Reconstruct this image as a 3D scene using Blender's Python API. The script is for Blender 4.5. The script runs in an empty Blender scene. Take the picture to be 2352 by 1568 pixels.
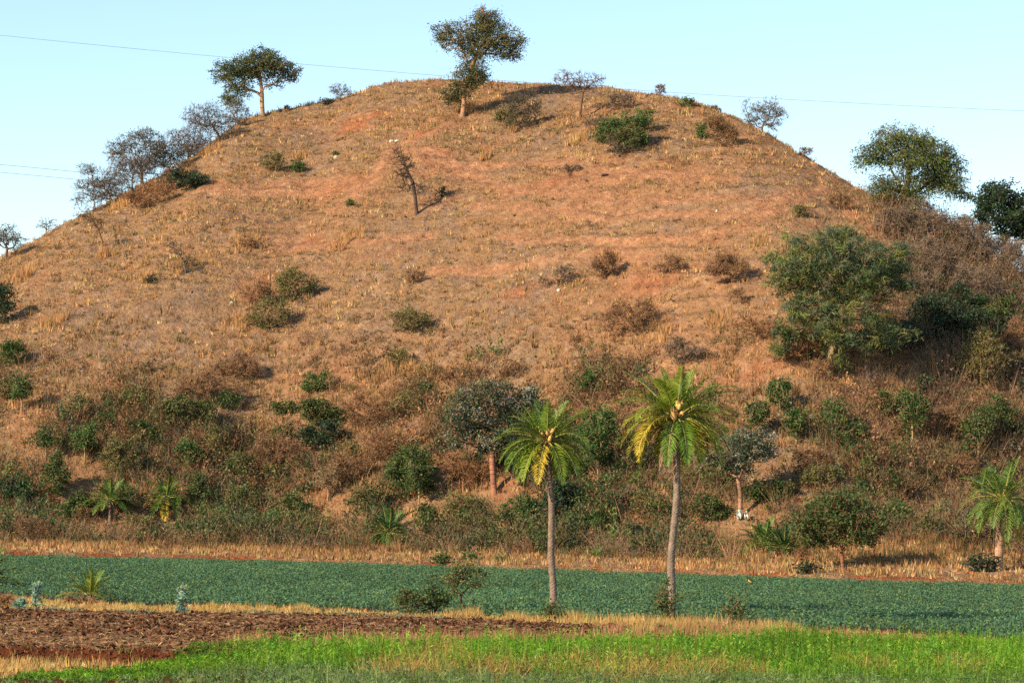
import bpy, math, random
import numpy as np
from mathutils import Matrix, Vector

# ------------------------------------------------------------------ camera, sky, sun, exposure
FPX = 6600.0                      # focal length in pixels of a 2352 px wide picture
CAM_H = 3.5
HORIZON = 1180.0
PITCH = math.atan((HORIZON - 784.0) / FPX)
ROLL = math.radians(1.25)

scene = bpy.context.scene
R0 = np.array([1.0, 0, 0])
F = np.array([0, math.cos(PITCH), math.sin(PITCH)])
U0 = np.cross(R0, F)
CR = math.cos(ROLL) * R0 + math.sin(ROLL) * U0
CU = -math.sin(ROLL) * R0 + math.cos(ROLL) * U0
CP = np.array([0.0, 0.0, CAM_H])

cam_data = bpy.data.cameras.new("camera")
cam_data.sensor_width = 36.0
cam_data.lens = FPX / 2352.0 * 36.0
cam_data.clip_start = 1.0
cam_data.clip_end = 20000.0
cam = bpy.data.objects.new("camera", cam_data)
scene.collection.objects.link(cam)
cam.matrix_world = Matrix(((CR[0], CU[0], -F[0], CP[0]),
                           (CR[1], CU[1], -F[1], CP[1]),
                           (CR[2], CU[2], -F[2], CP[2]),
                           (0, 0, 0, 1)))
scene.camera = cam

SHX, SHY = 1.55, 1.15             # metres a shadow runs right / away per metre of height
SUN_EL = math.atan(1.0 / math.hypot(SHX, SHY))
sun_dir = Vector((-SHX, -SHY, 1.0)).normalized()      # towards the sun
SUN_AZ = math.atan2(sun_dir.x, sun_dir.y)

world = bpy.data.worlds.new("World")
scene.world = world
world.use_nodes = True
wn = world.node_tree
wn.nodes.clear()
w_out = wn.nodes.new("ShaderNodeOutputWorld")
w_bg = wn.nodes.new("ShaderNodeBackground")
w_sky = wn.nodes.new("ShaderNodeTexSky")
w_sky.sky_type = 'NISHITA'
w_sky.sun_disc = False
w_sky.sun_elevation = SUN_EL
w_sky.sun_rotation = SUN_AZ
w_sky.air_density = 1.0
w_sky.dust_density = 0.0
w_sky.ozone_density = 1.5
w_tint = wn.nodes.new("ShaderNodeMix")
w_tint.data_type = 'RGBA'
w_tint.blend_type = 'MULTIPLY'
w_tint.inputs[0].default_value = 1.0
w_tint.inputs[7].default_value = (0.92, 0.945, 0.96, 1.0)
wn.links.new(w_sky.outputs[0], w_tint.inputs[6])
wn.links.new(w_tint.outputs[2], w_bg.inputs[0])
w_bg.inputs[1].default_value = 0.13
wn.links.new(w_bg.outputs[0], w_out.inputs[0])

sun_data = bpy.data.lights.new("sun", 'SUN')
sun_data.energy = 5.0
sun_data.angle = math.radians(0.5)
sun_data.color = (1.0, 0.82, 0.59)
sun = bpy.data.objects.new("sun", sun_data)
scene.collection.objects.link(sun)
sun.rotation_euler = sun_dir.to_track_quat('Z', 'Y').to_euler()
sun.location = (-60, -60, 60)

vs = scene.view_settings
vs.view_transform = 'Standard'
vs.look = 'None'
vs.gamma = 1.0
vs.use_curve_mapping = False
vs.exposure = 0.8
scene.cycles.max_bounces = 5
scene.cycles.diffuse_bounces = 1
scene.cycles.transmission_bounces = 3
scene.cycles.transparent_max_bounces = 4
scene.cycles.use_denoising = False

# ------------------------------------------------------------------ noise
def _hash(ix, iy, seed):
    h = (ix.astype(np.int64) * 374761393 + iy.astype(np.int64) * 668265263 + seed * 974634777) & 0xffffffff
    h = ((h ^ (h >> 13)) * 1274126177) & 0xffffffff
    h = h ^ (h >> 16)
    return (h & 0xffff) / 65535.0

def vnoise(x, y, seed=0):
    x = np.asarray(x, float); y = np.asarray(y, float)
    ix = np.floor(x); iy = np.floor(y)
    fx = x - ix; fy = y - iy
    ux = fx * fx * (3 - 2 * fx); uy = fy * fy * (3 - 2 * fy)
    a = _hash(ix, iy, seed); b = _hash(ix + 1, iy, seed)
    c = _hash(ix, iy + 1, seed); d = _hash(ix + 1, iy + 1, seed)
    return (a + (b - a) * ux) * (1 - uy) + (c + (d - c) * ux) * uy - 0.5

def fbm(x, y, seed=0, octaves=3):
    s = 0; a = 1.0; n = 0
    for o in range(octaves):
        s = s + a * vnoise(x * 2 ** o + o * 17.3, y * 2 ** o - o * 9.1, seed + o)
        n += a; a *= 0.5
    return s / n * 2          # about -1..1

def sstep(a, b, x):
    t = np.clip((x - a) / (b - a), 0, 1)
    return t * t * (3 - 2 * t)

# ------------------------------------------------------------------ picture <-> world
def ray(X, Y):
    return F * FPX + CR * (X - 1176.0) + CU * (784.0 - Y)

def flat_pt(X, Y, z=0.0):
    d = ray(X, Y)
    t = (z - CAM_H) / d[2]
    return CP + d * t

def curve_fn(pts, z=0.0, zl=None):
    w = np.array([flat_pt(X, Y, z if (zl is None or X > 650) else zl) for X, Y in pts])
    o = np.argsort(w[:, 0])
    xs, ys = w[o, 0], w[o, 1]
    s0 = (ys[1] - ys[0]) / (xs[1] - xs[0]); s1 = (ys[-1] - ys[-2]) / (xs[-1] - xs[-2])
    xs = np.concatenate([[xs[0] - 60], xs, [xs[-1] + 60]])
    ys = np.concatenate([[ys[0] - 20 * s0], ys, [ys[-1] + 20 * s1]])
    return lambda x: np.interp(x, xs, ys)

far_edge = curve_fn([(0, 1280), (500, 1290), (1000, 1305), (1500, 1322), (2000, 1339), (2352, 1349)])
near_edge = curve_fn([(0, 1369), (200, 1383), (340, 1391), (450, 1392), (674, 1396), (857, 1405), (1072, 1413),
                      (1317, 1426), (1531, 1432), (1715, 1437), (1899, 1449), (2082, 1452), (2266, 1466), (2352, 1472)])
plough_top = curve_fn([(0, 1403), (340, 1410), (640, 1413), (857, 1419), (1072, 1425), (1225, 1433), (1470, 1442),
                       (1600, 1449), (1900, 1462), (2082, 1466), (2266, 1479), (2352, 1486)])
plough_bot = curve_fn([(0, 1488), (340, 1493), (560, 1500), (735, 1497), (919, 1492), (1100, 1488), (1286, 1486),
                       (1500, 1470), (1600, 1465), (1900, 1478), (2144, 1486), (2352, 1496)])
green_top = curve_fn([(-300, 1640), (-80, 1580), (50, 1553), (281, 1536), (351, 1528), (459, 1520), (560, 1514), (735, 1516), (919, 1510), (1102, 1505),
                      (1286, 1505), (1592, 1492), (1960, 1490), (2144, 1498), (2352, 1505)], 0.0, -0.30)

# ------------------------------------------------------------------ terrain
def apron0(x):
    return far_edge(x)

SIL = [(-400, 760), (-200, 690), (0, 598), (67, 557), (143, 520), (187, 496), (250, 463), (330, 425), (420, 378), (450, 355),
       (500, 323), (540, 288), (600, 266), (634, 258), (730, 238), (784, 228), (814, 211), (884, 194), (984, 184),
       (1101, 189), (1184, 192), (1284, 197), (1451, 208), (1534, 226), (1601, 241), (1668, 254), (1701, 280),
       (1768, 315), (1828, 343), (1888, 387), (1935, 413), (1985, 437), (2060, 480), (2130, 515), (2200, 555),
       (2280, 600), (2352, 640), (2500, 725), (2750, 850)]
SIL = np.array(SIL, float)

def smin(a, b, k):
    h = np.clip(0.5 + 0.5 * (b - a) / k, 0, 1)
    return b * (1 - h) + a * h - k * h * (1 - h)

_kx = (SIL[:, 0] - 1176) / FPX * 275.0
_kh = np.maximum((1150 - SIL[:, 1]) / FPX * 275.0, 2.0)

def hill_h(x):
    return np.interp(x, _kx, _kh)

def hill_h_s(x):
    return (hill_h(x - 1.2) + hill_h(x) * 2 + hill_h(x + 1.2)) / 4

def base_z(x, y):
    x = np.asarray(x, float); y = np.asarray(y, float)
    yb = far_edge(x)
    S = hill_h_s(x)
    y1 = yb + 20 + 14 * sstep(10, 40, x)
    yc = y1 + 22 - 12 * sstep(12, 34, x) + S * 1.40
    t = (y - y1) / (yc - y1)
    tc = np.clip(t, 0, 3)
    front = 0.55 * tc + 0.45 * np.sin(np.pi / 2 * np.clip(tc, 0, 1)) + 0.0
    back = 1.02 + (1 - tc) * 0.8
    g = smin(front, back, 0.14)
    g = np.maximum(g, -0.2)
    bank = 0.38 * sstep(0.2, 1.3, y - yb - 0.5 * vnoise(x * 0.5, y * 0.2, 5))
    apron = bank + (0.055 + 0.06 * sstep(8, 24, x)) * np.clip(y - yb - 1.3, 0, 40)
    z = apron + S * g
    return np.where(y < yb, 0, z)

def near_step(x, y):
    """the ploughed field ends in a small drop on the left"""
    pb = plough_bot(x)
    amt = 0.30 * (1 - sstep(-9.0, -5.0, x))
    return -amt * (1 - sstep(-0.55, 0.0, y - pb - 0.25 * vnoise(x * 1.1, y * 0.1, 71)))

def ground_z(x, y):
    x = np.asarray(x, float); y = np.asarray(y, float)
    b = base_z(x, y)
    m = sstep(6, 26, y - far_edge(x))
    up = sstep(6, 16, b)
    z = b + m * (0.55 * fbm(x / 9, y / 9, 11, 2) + 0.22 * fbm(x / 2.6, y / 2.6, 23, 2))
    # cattle terraces running level along the slope
    terr = 0.5 + 0.5 * vnoise(x / 14, y / 14, 31)
    ph = b / 1.25 + 0.9 * vnoise(x / 9, y / 30, 37) + 0.35 * vnoise(x / 3, y / 9, 38)
    saw = ph - np.floor(ph)
    z = z + up * (0.22 + 0.30 * terr * sstep(-5, 20, x)) * (sstep(0, 0.75, saw) - saw) 
    z = z + near_step(x, y) + 0.02 * vnoise(x / 0.9, y / 0.9, 3) * (y < 200)
    return z

# fit the skyline of the hill to the photograph's
def skyline():
    X = np.arange(-380, 2740, 12.0); Yt = np.interp(X, SIL[:, 0], SIL[:, 1])
    yy = np.arange(190, 400, 1.0)
    d = F[None] * FPX + CR[None] * (X - 1176.0)[:, None] + CU[None] * (784.0 - Yt)[:, None]
    az = d[:, 0] / d[:, 1]
    xx = az[:, None] * yy[None]; yg = np.repeat(yy[None], len(X), 0)
    el = (ground_z(xx, yg) - CAM_H) / yg
    a = el.argmax(1); r_ = np.arange(len(X))
    return xx[r_, a], yg[r_, a], el[r_, a] - d[:, 2] / d[:, 1]
_kx0 = np.concatenate([[-110, -90], np.arange(-75, 80, 2.5), [90, 110]])
_kh = np.interp(_kx0, _kx, _kh); _kx = _kx0
for _ in range(16):
    xc, yc_, e = skyline()
    o = np.argsort(xc)
    g_ = np.interp(_kx, xc[o], (e * yc_)[o])
    g_ = np.convolve(np.pad(g_, 1, mode='edge'), [.25, .5, .25], 'valid')
    _kh = np.maximum(_kh - 0.8 * g_, 1.0)
print("skyline error px", float(np.abs(e * FPX)[30:-30].max()), float(np.abs(e * FPX)[30:-30].mean()))

def place(X, Y, lo=50.0, hi=380.0):
    """first point of the ground seen at picture point X, Y"""
    d = ray(X, Y); d = d / d[1]
    ys = np.arange(lo, hi, 0.5)
    P = CP[None, :] + d[None, :] * ys[:, None]
    gz = ground_z(P[:, 0], P[:, 1])
    below = np.nonzero(P[:, 2] < gz)[0]
    if len(below):
        i = below[0]
        if i > 0:
            a = P[i - 1, 2] - gz[i - 1]; b = P[i, 2] - gz[i]
            y = ys[i - 1] + 0.5 * a / (a - b)
        else:
            y = ys[i]
        x = d[0] * y
    else:
        el = (gz - CAM_H) / ys
        m = ys > 185
        i = np.nonzero(m)[0][0] + np.argmax(el[m])
        y = ys[i]; x = d[0] * y
    return np.array([x, y, float(ground_z(x, y))])

def at_dist(X, y):
    d = ray(X, 700.0)
    x = d[0] / d[1] * y
    return np.array([x, y, float(ground_z(x, y))])

def to_px(p):
    v = np.asarray(p, float) - CP
    q = v @ F
    return 1176 + FPX * (v @ CR) / q, 784 - FPX * (v @ CU) / q

# ------------------------------------------------------------------ meshes and materials
COL = scene.collection

def build_mesh(name, V, faces_n, idx, colors=None, smooth=False):
    """V (n,3); idx flat loop vertex indices; faces_n verts per face (3 or 4)"""
    me = bpy.data.meshes.new(name)
    nf = len(idx) // faces_n
    me.vertices.add(len(V)); me.loops.add(len(idx)); me.polygons.add(nf)
    me.vertices.foreach_set("co", np.ascontiguousarray(V, np.float32).ravel())
    me.loops.foreach_set("vertex_index", np.ascontiguousarray(idx, np.int32))
    me.polygons.foreach_set("loop_start", np.arange(0, nf * faces_n, faces_n, dtype=np.int32))
    if smooth:
        me.polygons.foreach_set("use_smooth", np.ones(nf, bool))
    me.update(calc_edges=True)
    if colors is not None:
        at = me.attributes.new("tone", 'FLOAT_COLOR', 'POINT')
        c = np.ones((len(V), 4), np.float32); c[:, :3] = colors
        at.data.foreach_set("color", c.ravel())
    return me

def grid_mesh(name, xs, ys, zf, colf):
    X, Y = np.meshgrid(xs, ys)
    V = np.stack([X.ravel(), Y.ravel(), zf(X, Y).ravel()], 1)
    nx, ny = len(xs), len(ys)
    i = np.arange((nx - 1) * (ny - 1)); r = i // (nx - 1); c = i % (nx - 1)
    a = r * nx + c
    idx = np.stack([a, a + 1, a + 1 + nx, a + nx], 1).ravel()
    return build_mesh(name, V, 4, idx, colf(X.ravel(), Y.ravel()), smooth=True)

def link(name, me, mat=None, parent=None, loc=None, **tags):
    o = bpy.data.objects.new(name, me)
    COL.objects.link(o)
    if mat is not None:
        me.materials.append(mat)
    if parent is not None:
        o.parent = parent
    if loc is not None:
        o.location = loc
    for k, v in tags.items():
        if v:
            o[k] = v
    return o

def empty(name, loc, **tags):
    o = bpy.data.objects.new(name, None)
    COL.objects.link(o)
    o.location = loc
    o.empty_display_size = 0.3
    for k, v in tags.items():
        if v:
            o[k] = v
    return o

def tone_mat(name, rough=0.8, translucent=0.0, noise=(0, 0), bump=(0, 0), spec=0.2, gain=1.0):
    m = bpy.data.materials.new(name); m.use_nodes = True
    nt = m.node_tree; nt.nodes.clear()
    out = nt.nodes.new("ShaderNodeOutputMaterial")
    p = nt.nodes.new("ShaderNodeBsdfPrincipled")
    p.inputs["Roughness"].default_value = rough
    p.inputs["Specular IOR Level"].default_value = spec
    a = nt.nodes.new("ShaderNodeAttribute"); a.attribute_name = "tone"
    col = a.outputs["Color"]
    if gain != 1.0:
        gn = nt.nodes.new("ShaderNodeVectorMath"); gn.operation = 'SCALE'
        nt.links.new(col, gn.inputs[0]); gn.inputs["Scale"].default_value = gain
        col = gn.outputs[0]
    if noise[0]:
        tc = nt.nodes.new("ShaderNodeTexCoord")
        n = nt.nodes.new("ShaderNodeTexNoise"); n.inputs["Scale"].default_value = noise[0]
        n.inputs["Detail"].default_value = 5.0; n.inputs["Roughness"].default_value = 0.65
        nt.links.new(tc.outputs["Object"], n.inputs["Vector"])
        mr = nt.nodes.new("ShaderNodeMapRange")
        mr.inputs[1].default_value = 0.3; mr.inputs[2].default_value = 0.7
        mr.inputs[3].default_value = 1 - noise[1]; mr.inputs[4].default_value = 1 + noise[1]
        nt.links.new(n.outputs["Fac"], mr.inputs[0])
        mx = nt.nodes.new("ShaderNodeVectorMath"); mx.operation = 'SCALE'
        nt.links.new(col, mx.inputs[0]); nt.links.new(mr.outputs[0], mx.inputs["Scale"])
        col = mx.outputs[0]
    if bump[0]:
        tc = nt.nodes.new("ShaderNodeTexCoord")
        n2 = nt.nodes.new("ShaderNodeTexNoise"); n2.inputs["Scale"].default_value = bump[0]
        n2.inputs["Detail"].default_value = 4.0; n2.inputs["Roughness"].default_value = 0.7
        nt.links.new(tc.outputs["Object"], n2.inputs["Vector"])
        b = nt.nodes.new("ShaderNodeBump"); b.inputs["Strength"].default_value = 1.0
        b.inputs["Distance"].default_value = bump[1]
        nt.links.new(n2.outputs["Fac"], b.inputs["Height"])
        nt.links.new(b.outputs[0], p.inputs["Normal"])
    nt.links.new(col, p.inputs["Base Color"])
    sh = p.outputs[0]
    if translucent:
        t = nt.nodes.new("ShaderNodeBsdfTranslucent")
        nt.links.new(col, t.inputs[0])
        mxs = nt.nodes.new("ShaderNodeMixShader"); mxs.inputs[0].default_value = translucent
        nt.links.new(sh, mxs.inputs[1]); nt.links.new(t.outputs[0], mxs.inputs[2])
        sh = mxs.outputs[0]
    nt.links.new(sh, out.inputs[0])
    return m

M_SOIL = tone_mat("hill_soil", gain=0.78, rough=0.95, noise=(1.6, 0.32), bump=(2.6, 0.45), spec=0.05)
M_FIELD = tone_mat("field_soil", gain=0.74, rough=0.95, noise=(5.0, 0.35), bump=(9.0, 0.10), spec=0.05)
M_GRASS = tone_mat("dry_grass", gain=0.88, rough=0.85, translucent=0.25, spec=0.1)
M_CROP = tone_mat("crop_leaf", gain=0.8, rough=0.7, translucent=0.3, spec=0.2)
M_LEAF = tone_mat("leaf", gain=0.86, rough=0.6, translucent=0.25, spec=0.3)
M_BARK = tone_mat("bark", gain=0.78, rough=0.9, noise=(6.0, 0.35), bump=(14.0, 0.03), spec=0.1)
M_TWIG = tone_mat("twig", gain=0.72, rough=0.9, spec=0.1)
M_FROND = tone_mat("palm_frond", gain=0.98, rough=0.5, translucent=0.2, spec=0.4)
M_STONE = tone_mat("stone", gain=0.85, rough=0.9, noise=(8.0, 0.2), bump=(12.0, 0.03), spec=0.2)
M_CLOTH = tone_mat("cloth", 0.8, translucent=0.3, noise=(14.0, 0.12), bump=(20.0, 0.02), spec=0.2)
M_FEATHER = tone_mat("feather", 0.8, noise=(60.0, 0.15), spec=0.2)
M_WIRE = tone_mat("wire", 0.5, noise=(2.0, 0.1), spec=0.4)

rng = np.random.default_rng(7)

# ------------------------------------------------------------------ painted zones of the hill: soil kinds where they lie
SOIL = np.array([0.37, 0.175, 0.088]); MAT = np.array([0.38, 0.215, 0.10]); GREY = np.array([0.25, 0.165, 0.115])
RED = np.array([0.43, 0.155, 0.07]); STRAW = np.array([0.50, 0.31, 0.15])

def patch_list(L):
    out = []
    for X, Y, rx, ry, w in L:
        p = place(X, Y); q = place(X, Y - ry)
        out.append((p[0], p[1], rx / FPX * p[1], max(abs(q[1] - p[1]), 1.0), w))
    return out
RED_P = patch_list([(830, 280, 70, 22, .9), (1000, 350, 70, 14, .8), (900, 330, 40, 20, .5), (1060, 390, 70, 16, .8), (760, 430, 90, 18, .8),
                    (960, 310, 60, 12, .7), (1250, 425, 120, 8, .7), (1200, 670, 80, 16, .8), (1500, 640, 80, 24, .7), (1800, 475, 60, 14, .9),
                    (1960, 490, 25, 16, .9), (850, 590, 90, 12, .4), (620, 640, 80, 14, .4), (1480, 380, 160, 12, .5), (1650, 540, 120, 8, .5),
                    (1130, 330, 40, 16, .7), (700, 560, 60, 12, .4), (1450, 560, 90, 8, .5), (1720, 860, 120, 30, .5), (1000, 460, 60, 20, .4)])
GREY_P = patch_list([(700, 330, 60, 30, .6), (560, 500, 110, 16, .5), (800, 780, 260, 24, .5), (1080, 760, 120, 20, .5), (1300, 210, 160, 14, .7),
                     (200, 720, 120, 22, .6), (430, 700, 140, 20, .4), (1150, 600, 140, 12, .4), (450, 560, 60, 16, .5), (1760, 420, 140, 40, .35)])

def gauss(P, x, y):
    s = np.zeros_like(x)
    for px, py, rx, ry, w in P:
        s = np.maximum(s, w * np.exp(-((x - px) / rx) ** 2 - ((y - py) / ry) ** 2))
    return s

def track_pts(L):
    out = []
    for X, Y in L:
        p = place(X, Y); out.append((p[0], p[1]))
    o = []
    for a, b in zip(out[:-1], out[1:]):
        for k in range(12):
            o.append((a[0] + (b[0] - a[0]) * k / 12, a[1] + (b[1] - a[1]) * k / 12))
    return np.array(o)
TRACKS = [track_pts(t) for t in [
    [(770, 480), (850, 420), (900, 345), (960, 318), (1040, 290)],
    [(900, 345), (980, 345), (1050, 380), (1100, 415), (1180, 432), (1250, 440), (1330, 430), (1400, 418)],
    [(1050, 380), (1150, 378), (1250, 372), (1400, 400), (1500, 400), (1700, 410)],
    [(1250, 440), (1400, 462), (1600, 456), (1750, 462), (1850, 440)],
    [(1300, 486), (1450, 494), (1600, 490), (1750, 488), (1860, 440)],
    [(1100, 470), (1250, 486), (1350, 488)],
    [(1150, 545), (1350, 552), (1500, 548), (1640, 542)],
    [(1000, 620), (1200, 610), (1350, 590), (1500, 590)],
    [(1700, 520), (1760, 495), (1830, 455), (1900, 430)],
    [(600, 430), (720, 418), (840, 420)],
    [(640, 560), (800, 560), (1000, 545)],
    [(350, 430), (500, 440), (620, 440), (760, 440)],
]]

def track_w(x, y, width=0.9):
    s = np.zeros_like(x)
    for T in TRACKS:
        d2 = np.full(x.shape, 1e9)
        m = (x > T[:, 0].min() - 3) & (x < T[:, 0].max() + 3) & (y > T[:, 1].min() - 5) & (y < T[:, 1].max() + 5)
        if not m.any():
            continue
        xm, ym = x[m], y[m]; dm = np.full(xm.shape, 1e9)
        for tx, ty in T:
            dm = np.minimum(dm, (xm - tx) ** 2 + (ym - ty) ** 2)
        v = np.exp(-dm / width ** 2)
        s[m] = np.maximum(s[m], v)
    return s

def mix(a, b, t):
    return a * (1 - t)[:, None] + b * t[:, None]

def hill_color(x, y):
    n1 = fbm(x / 7, y / 7, 101, 3); n2 = fbm(x / 2.2, y / 2.2, 103, 2); n3 = fbm(x / 0.7, y / 0.7, 107, 2)
    c = np.repeat(MAT[None], len(x), 0)
    c = mix(c, SOIL, np.clip(0.25 + 0.9 * n1 + 0.35 * n2, 0, 1))
    c = mix(c, GREY, np.clip(0.15 - 0.7 * n1 + 0.8 * n3, 0, 0.8))
    c = mix(c, GREY, np.clip(gauss(GREY_P, x, y) * (1 + n2), 0, 1))
    c = mix(c, RED, np.clip(gauss(RED_P, x, y) * (0.9 + 1.2 * n2), 0, 1))
    c = mix(c, SOIL * 1.25, np.clip(track_w(x, y, 0.75) * 0.95 * (1 + 0.5 * n3), 0, 1))
    bz = base_z(x, y); phs = bz / 1.25 + 0.9 * vnoise(x / 9, y / 30, 37) + 0.35 * vnoise(x / 3, y / 9, 38); sw = phs - np.floor(phs)
    lv = sstep(6, 16, bz) * np.clip(0.2 + 1.3 * fbm(x / 7, y / 10, 113, 3) + 0.3 * sstep(0, 20, x), 0, 0.8)
    c = mix(c, GREY * 0.8, lv * 0.75 * sstep(0.72, 0.9, sw))
    c = mix(c, np.array([0.47, 0.25, 0.13]), lv * 0.5 * sstep(0.25, 0.5, sw) * (1 - sstep(0.6, 0.75, sw)))
    c = mix(c, STRAW, np.clip(0.5 * n3 + 0.4 * n2 - 0.15, 0, 0.6))
    bank = ((y - far_edge(x)) < 1.5).astype(float)
    c = mix(c, np.array([0.33, 0.095, 0.04]), bank * np.clip(0.55 + n2 * 1.5, 0, 1))
    return c * (1 + 0.18 * n3[:, None])

def plain_color(x, y):
    pt, pb, ne = plough_top(x), plough_bot(x), near_edge(x)
    n = fbm(x / 0.8, y / 0.8, 211, 2); n2 = fbm(x / 3, y / 3, 213, 2)
    crop_soil = np.array([0.10, 0.055, 0.03]); strip = np.array([0.42, 0.27, 0.11])
    plough = np.array([0.18, 0.078, 0.038]); redsoil = np.array([0.14, 0.042, 0.018]); green = np.array([0.07, 0.05, 0.02])
    c = np.repeat(crop_soil[None], len(x), 0)
    c = mix(c, strip, (y < ne) * 1.0)
    right = sstep(9, 12.5, x)
    c = mix(c, plough * 1.1, (y < pt) * 1.0 * (1 - right))
    c = mix(c, redsoil, ((y < pb) & (x < -3)) * 1.0)
    c = mix(c, green, (y < green_top(x)) * 1.0)
    c = mix(c, redsoil * 0.8, ((y < 64.6 - 2.6 * sstep(-6, 2, x))) * 1.0)
    straw = np.clip(n * 1.1 + 0.1 + n2 * 0.4, 0, 0.7) * ((y < pt) & (y > pb))
    c = mix(c, np.array([0.36, 0.22, 0.11]), straw * (1 - right))
    return c * (1 + 0.3 * n[:, None])

def plain_z(x, y):
    z = np.where(y < far_edge(x) + 0.3, near_step(x, y) + 0.02 * vnoise(x / 0.9, y / 0.9, 3), ground_z(x, y))
    pl = (y < plough_top(x)) & (y > plough_bot(x)) & (x < 11)
    z = z + pl * (0.09 * fbm(x / 0.28, y / 0.28, 301, 2) + 0.05 * vnoise(x * 6, y * 6, 303) + 0.04)
    z = z + 0.07 * fbm(x / 0.25, y / 0.25, 305, 2) * ((y < plough_bot(x)) & (x < -3))
    return np.where(y > far_edge(x) + 0.5, -0.5, z)

# ground sheet: fine near part, plus a coarse far sheet out to the horizon
ys_near = np.concatenate([np.arange(30, 66, 0.12), np.arange(66, 101, 0.085), np.arange(101, 200, 0.5), np.arange(200, 215, 3)])
me = grid_mesh("ground", np.arange(-46, 46.01, 0.10), ys_near, plain_z, plain_color)
link("ground", me, M_FIELD, kind="structure")

def far_z(X, Y):
    return np.full(X.shape, -1.6)
g = np.concatenate([np.linspace(-9000, -400, 20), np.linspace(-300, 300, 25), np.linspace(400, 9000, 20)])
me = grid_mesh("far_plain", g, np.concatenate([np.linspace(-300, 600, 30), np.linspace(800, 15000, 25)]), far_z,
               lambda x, y: np.repeat(np.array([[0.30, 0.18, 0.09]]), len(x), 0))
link("far_plain", me, M_FIELD, kind="structure")

xs = np.concatenate([np.arange(-150, -62, 1.0), np.arange(-62, 66, 0.22), np.arange(66, 150.1, 1.0)])
ysg = np.concatenate([np.arange(160, 315, 0.22), np.arange(315, 420, 1.5)])
def hill_z(x, y):
    z = ground_z(x, y) + sstep(0.5, 4, y - far_edge(x)) * 0.15 * fbm(x / 0.7, y / 0.7, 41, 2)
    inside = y > far_edge(x) - 0.2
    edge = sstep(150, 120, np.abs(x)) if False else 1.0
    return np.where(inside, z, -0.4)
me = grid_mesh("hill", xs, ysg, hill_z, hill_color)
link("hill", me, M_SOIL, kind="structure")

# ------------------------------------------------------------------ grass and crops (stuff)
def hues(base, n, var=0.22, hue=0.10, r=rng):
    base = np.atleast_2d(base)
    c = base[r.integers(0, len(base), n)]
    return np.clip(c * (1 + var * r.standard_normal((n, 1))) * (1 + hue * r.standard_normal((n, 3))), 0.004, 0.85)

def blades(P, n_each, h, spread, width, cols, r=rng, lean=0.45):
    """upright tapered blades, one triangle each. P (n,3), h (n,)"""
    n = len(P)
    B = np.repeat(P, n_each, 0); H = np.repeat(h, n_each) * r.uniform(0.55, 1.1, n * n_each)
    a = r.uniform(0, 2 * np.pi, n * n_each); rad = spread * np.sqrt(r.uniform(0, 1, n * n_each)) * np.repeat(h, n_each)
    B = B + np.stack([np.cos(a) * rad, np.sin(a) * rad, np.full(len(a), -0.04)], 1)
    L = lean * H * r.uniform(0.2, 1.0, len(H))
    T = B + np.stack([np.cos(a) * L, np.sin(a) * L, H], 1)
    b = r.uniform(-0.7, 0.7, len(H))
    W = width * (0.6 + 0.8 * r.random(len(H)))
    D = np.stack([np.cos(b) * W, np.sin(b) * W, np.zeros_like(W)], 1)
    V = np.stack([B - D, B + D, T], 1).reshape(-1, 3)
    C = np.repeat(cols, n_each, 0) * (0.85 + 0.3 * r.random((n * n_each, 1)))
    return V, np.repeat(C, 3, 0)

def leaves(P, sx, sy, cols, r=rng, up=0.0, droop=0.0, dirs=None):
    """diamond leaves, random attitude. sx half length, sy half width"""
    n = len(P)
    A = r.standard_normal((n, 3)); A[:, 2] = A[:, 2] * (1 - abs(up)) + up - droop
    if dirs is not None:
        A = A * 0.75 + dirs * 1.3
    A /= np.linalg.norm(A, axis=1)[:, None]
    B = r.standard_normal((n, 3)); B = np.cross(A, B); B /= np.linalg.norm(B, axis=1)[:, None] + 1e-9
    s = (0.7 + 0.6 * r.random(n))[:, None]
    A = A * sx * s; B = B * sy * s
    V = np.stack([P - A, P + B, P + A, P - B], 1).reshape(-1, 3)
    return V, np.repeat(cols, 4, 0)

def stuff(name, parts, nper, mat, label=None, cat=None):
    V = np.concatenate([p[0] for p in parts]); C = np.concatenate([p[1] for p in parts])
    me = build_mesh(name, V, nper, np.arange(len(V)), C)
    return link(name, me, mat, kind="stuff", label=label, category=cat)

def frustum_scatter(y0, y1, density, r=rng, margin=1.27):
    """random points on the strip the camera sees, y0..y1, density per m2"""
    half = 1176 / FPX * margin
    area = half * (y1 ** 2 - y0 ** 2)
    n = int(area * density)
    y = np.sqrt(r.uniform(y0 ** 2, y1 ** 2, n))
    x = r.uniform(-1, 1, n) * half * y
    return x, y

OPEN = [place(X, Y) for X, Y in [(382, 1168), (250, 1212), (893, 1252), (1755, 1262), (1800, 1272), (1368, 1282), (2140, 1192), (2252, 1142), (1136, 1132),
                                 (1698, 1190), (1937, 1307), (2292, 1310), (48, 945), (193, 1068), (1742, 1010), (960, 1170), (752, 1150)]]
def clear(x, y, rx=1.7, front=6.0):
    m = np.ones(len(x), bool)
    for px, py, _ in OPEN:
        m &= ~((np.abs(x - px) < rx) & (y > py - front) & (y < py + 1.0))
    return m

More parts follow.
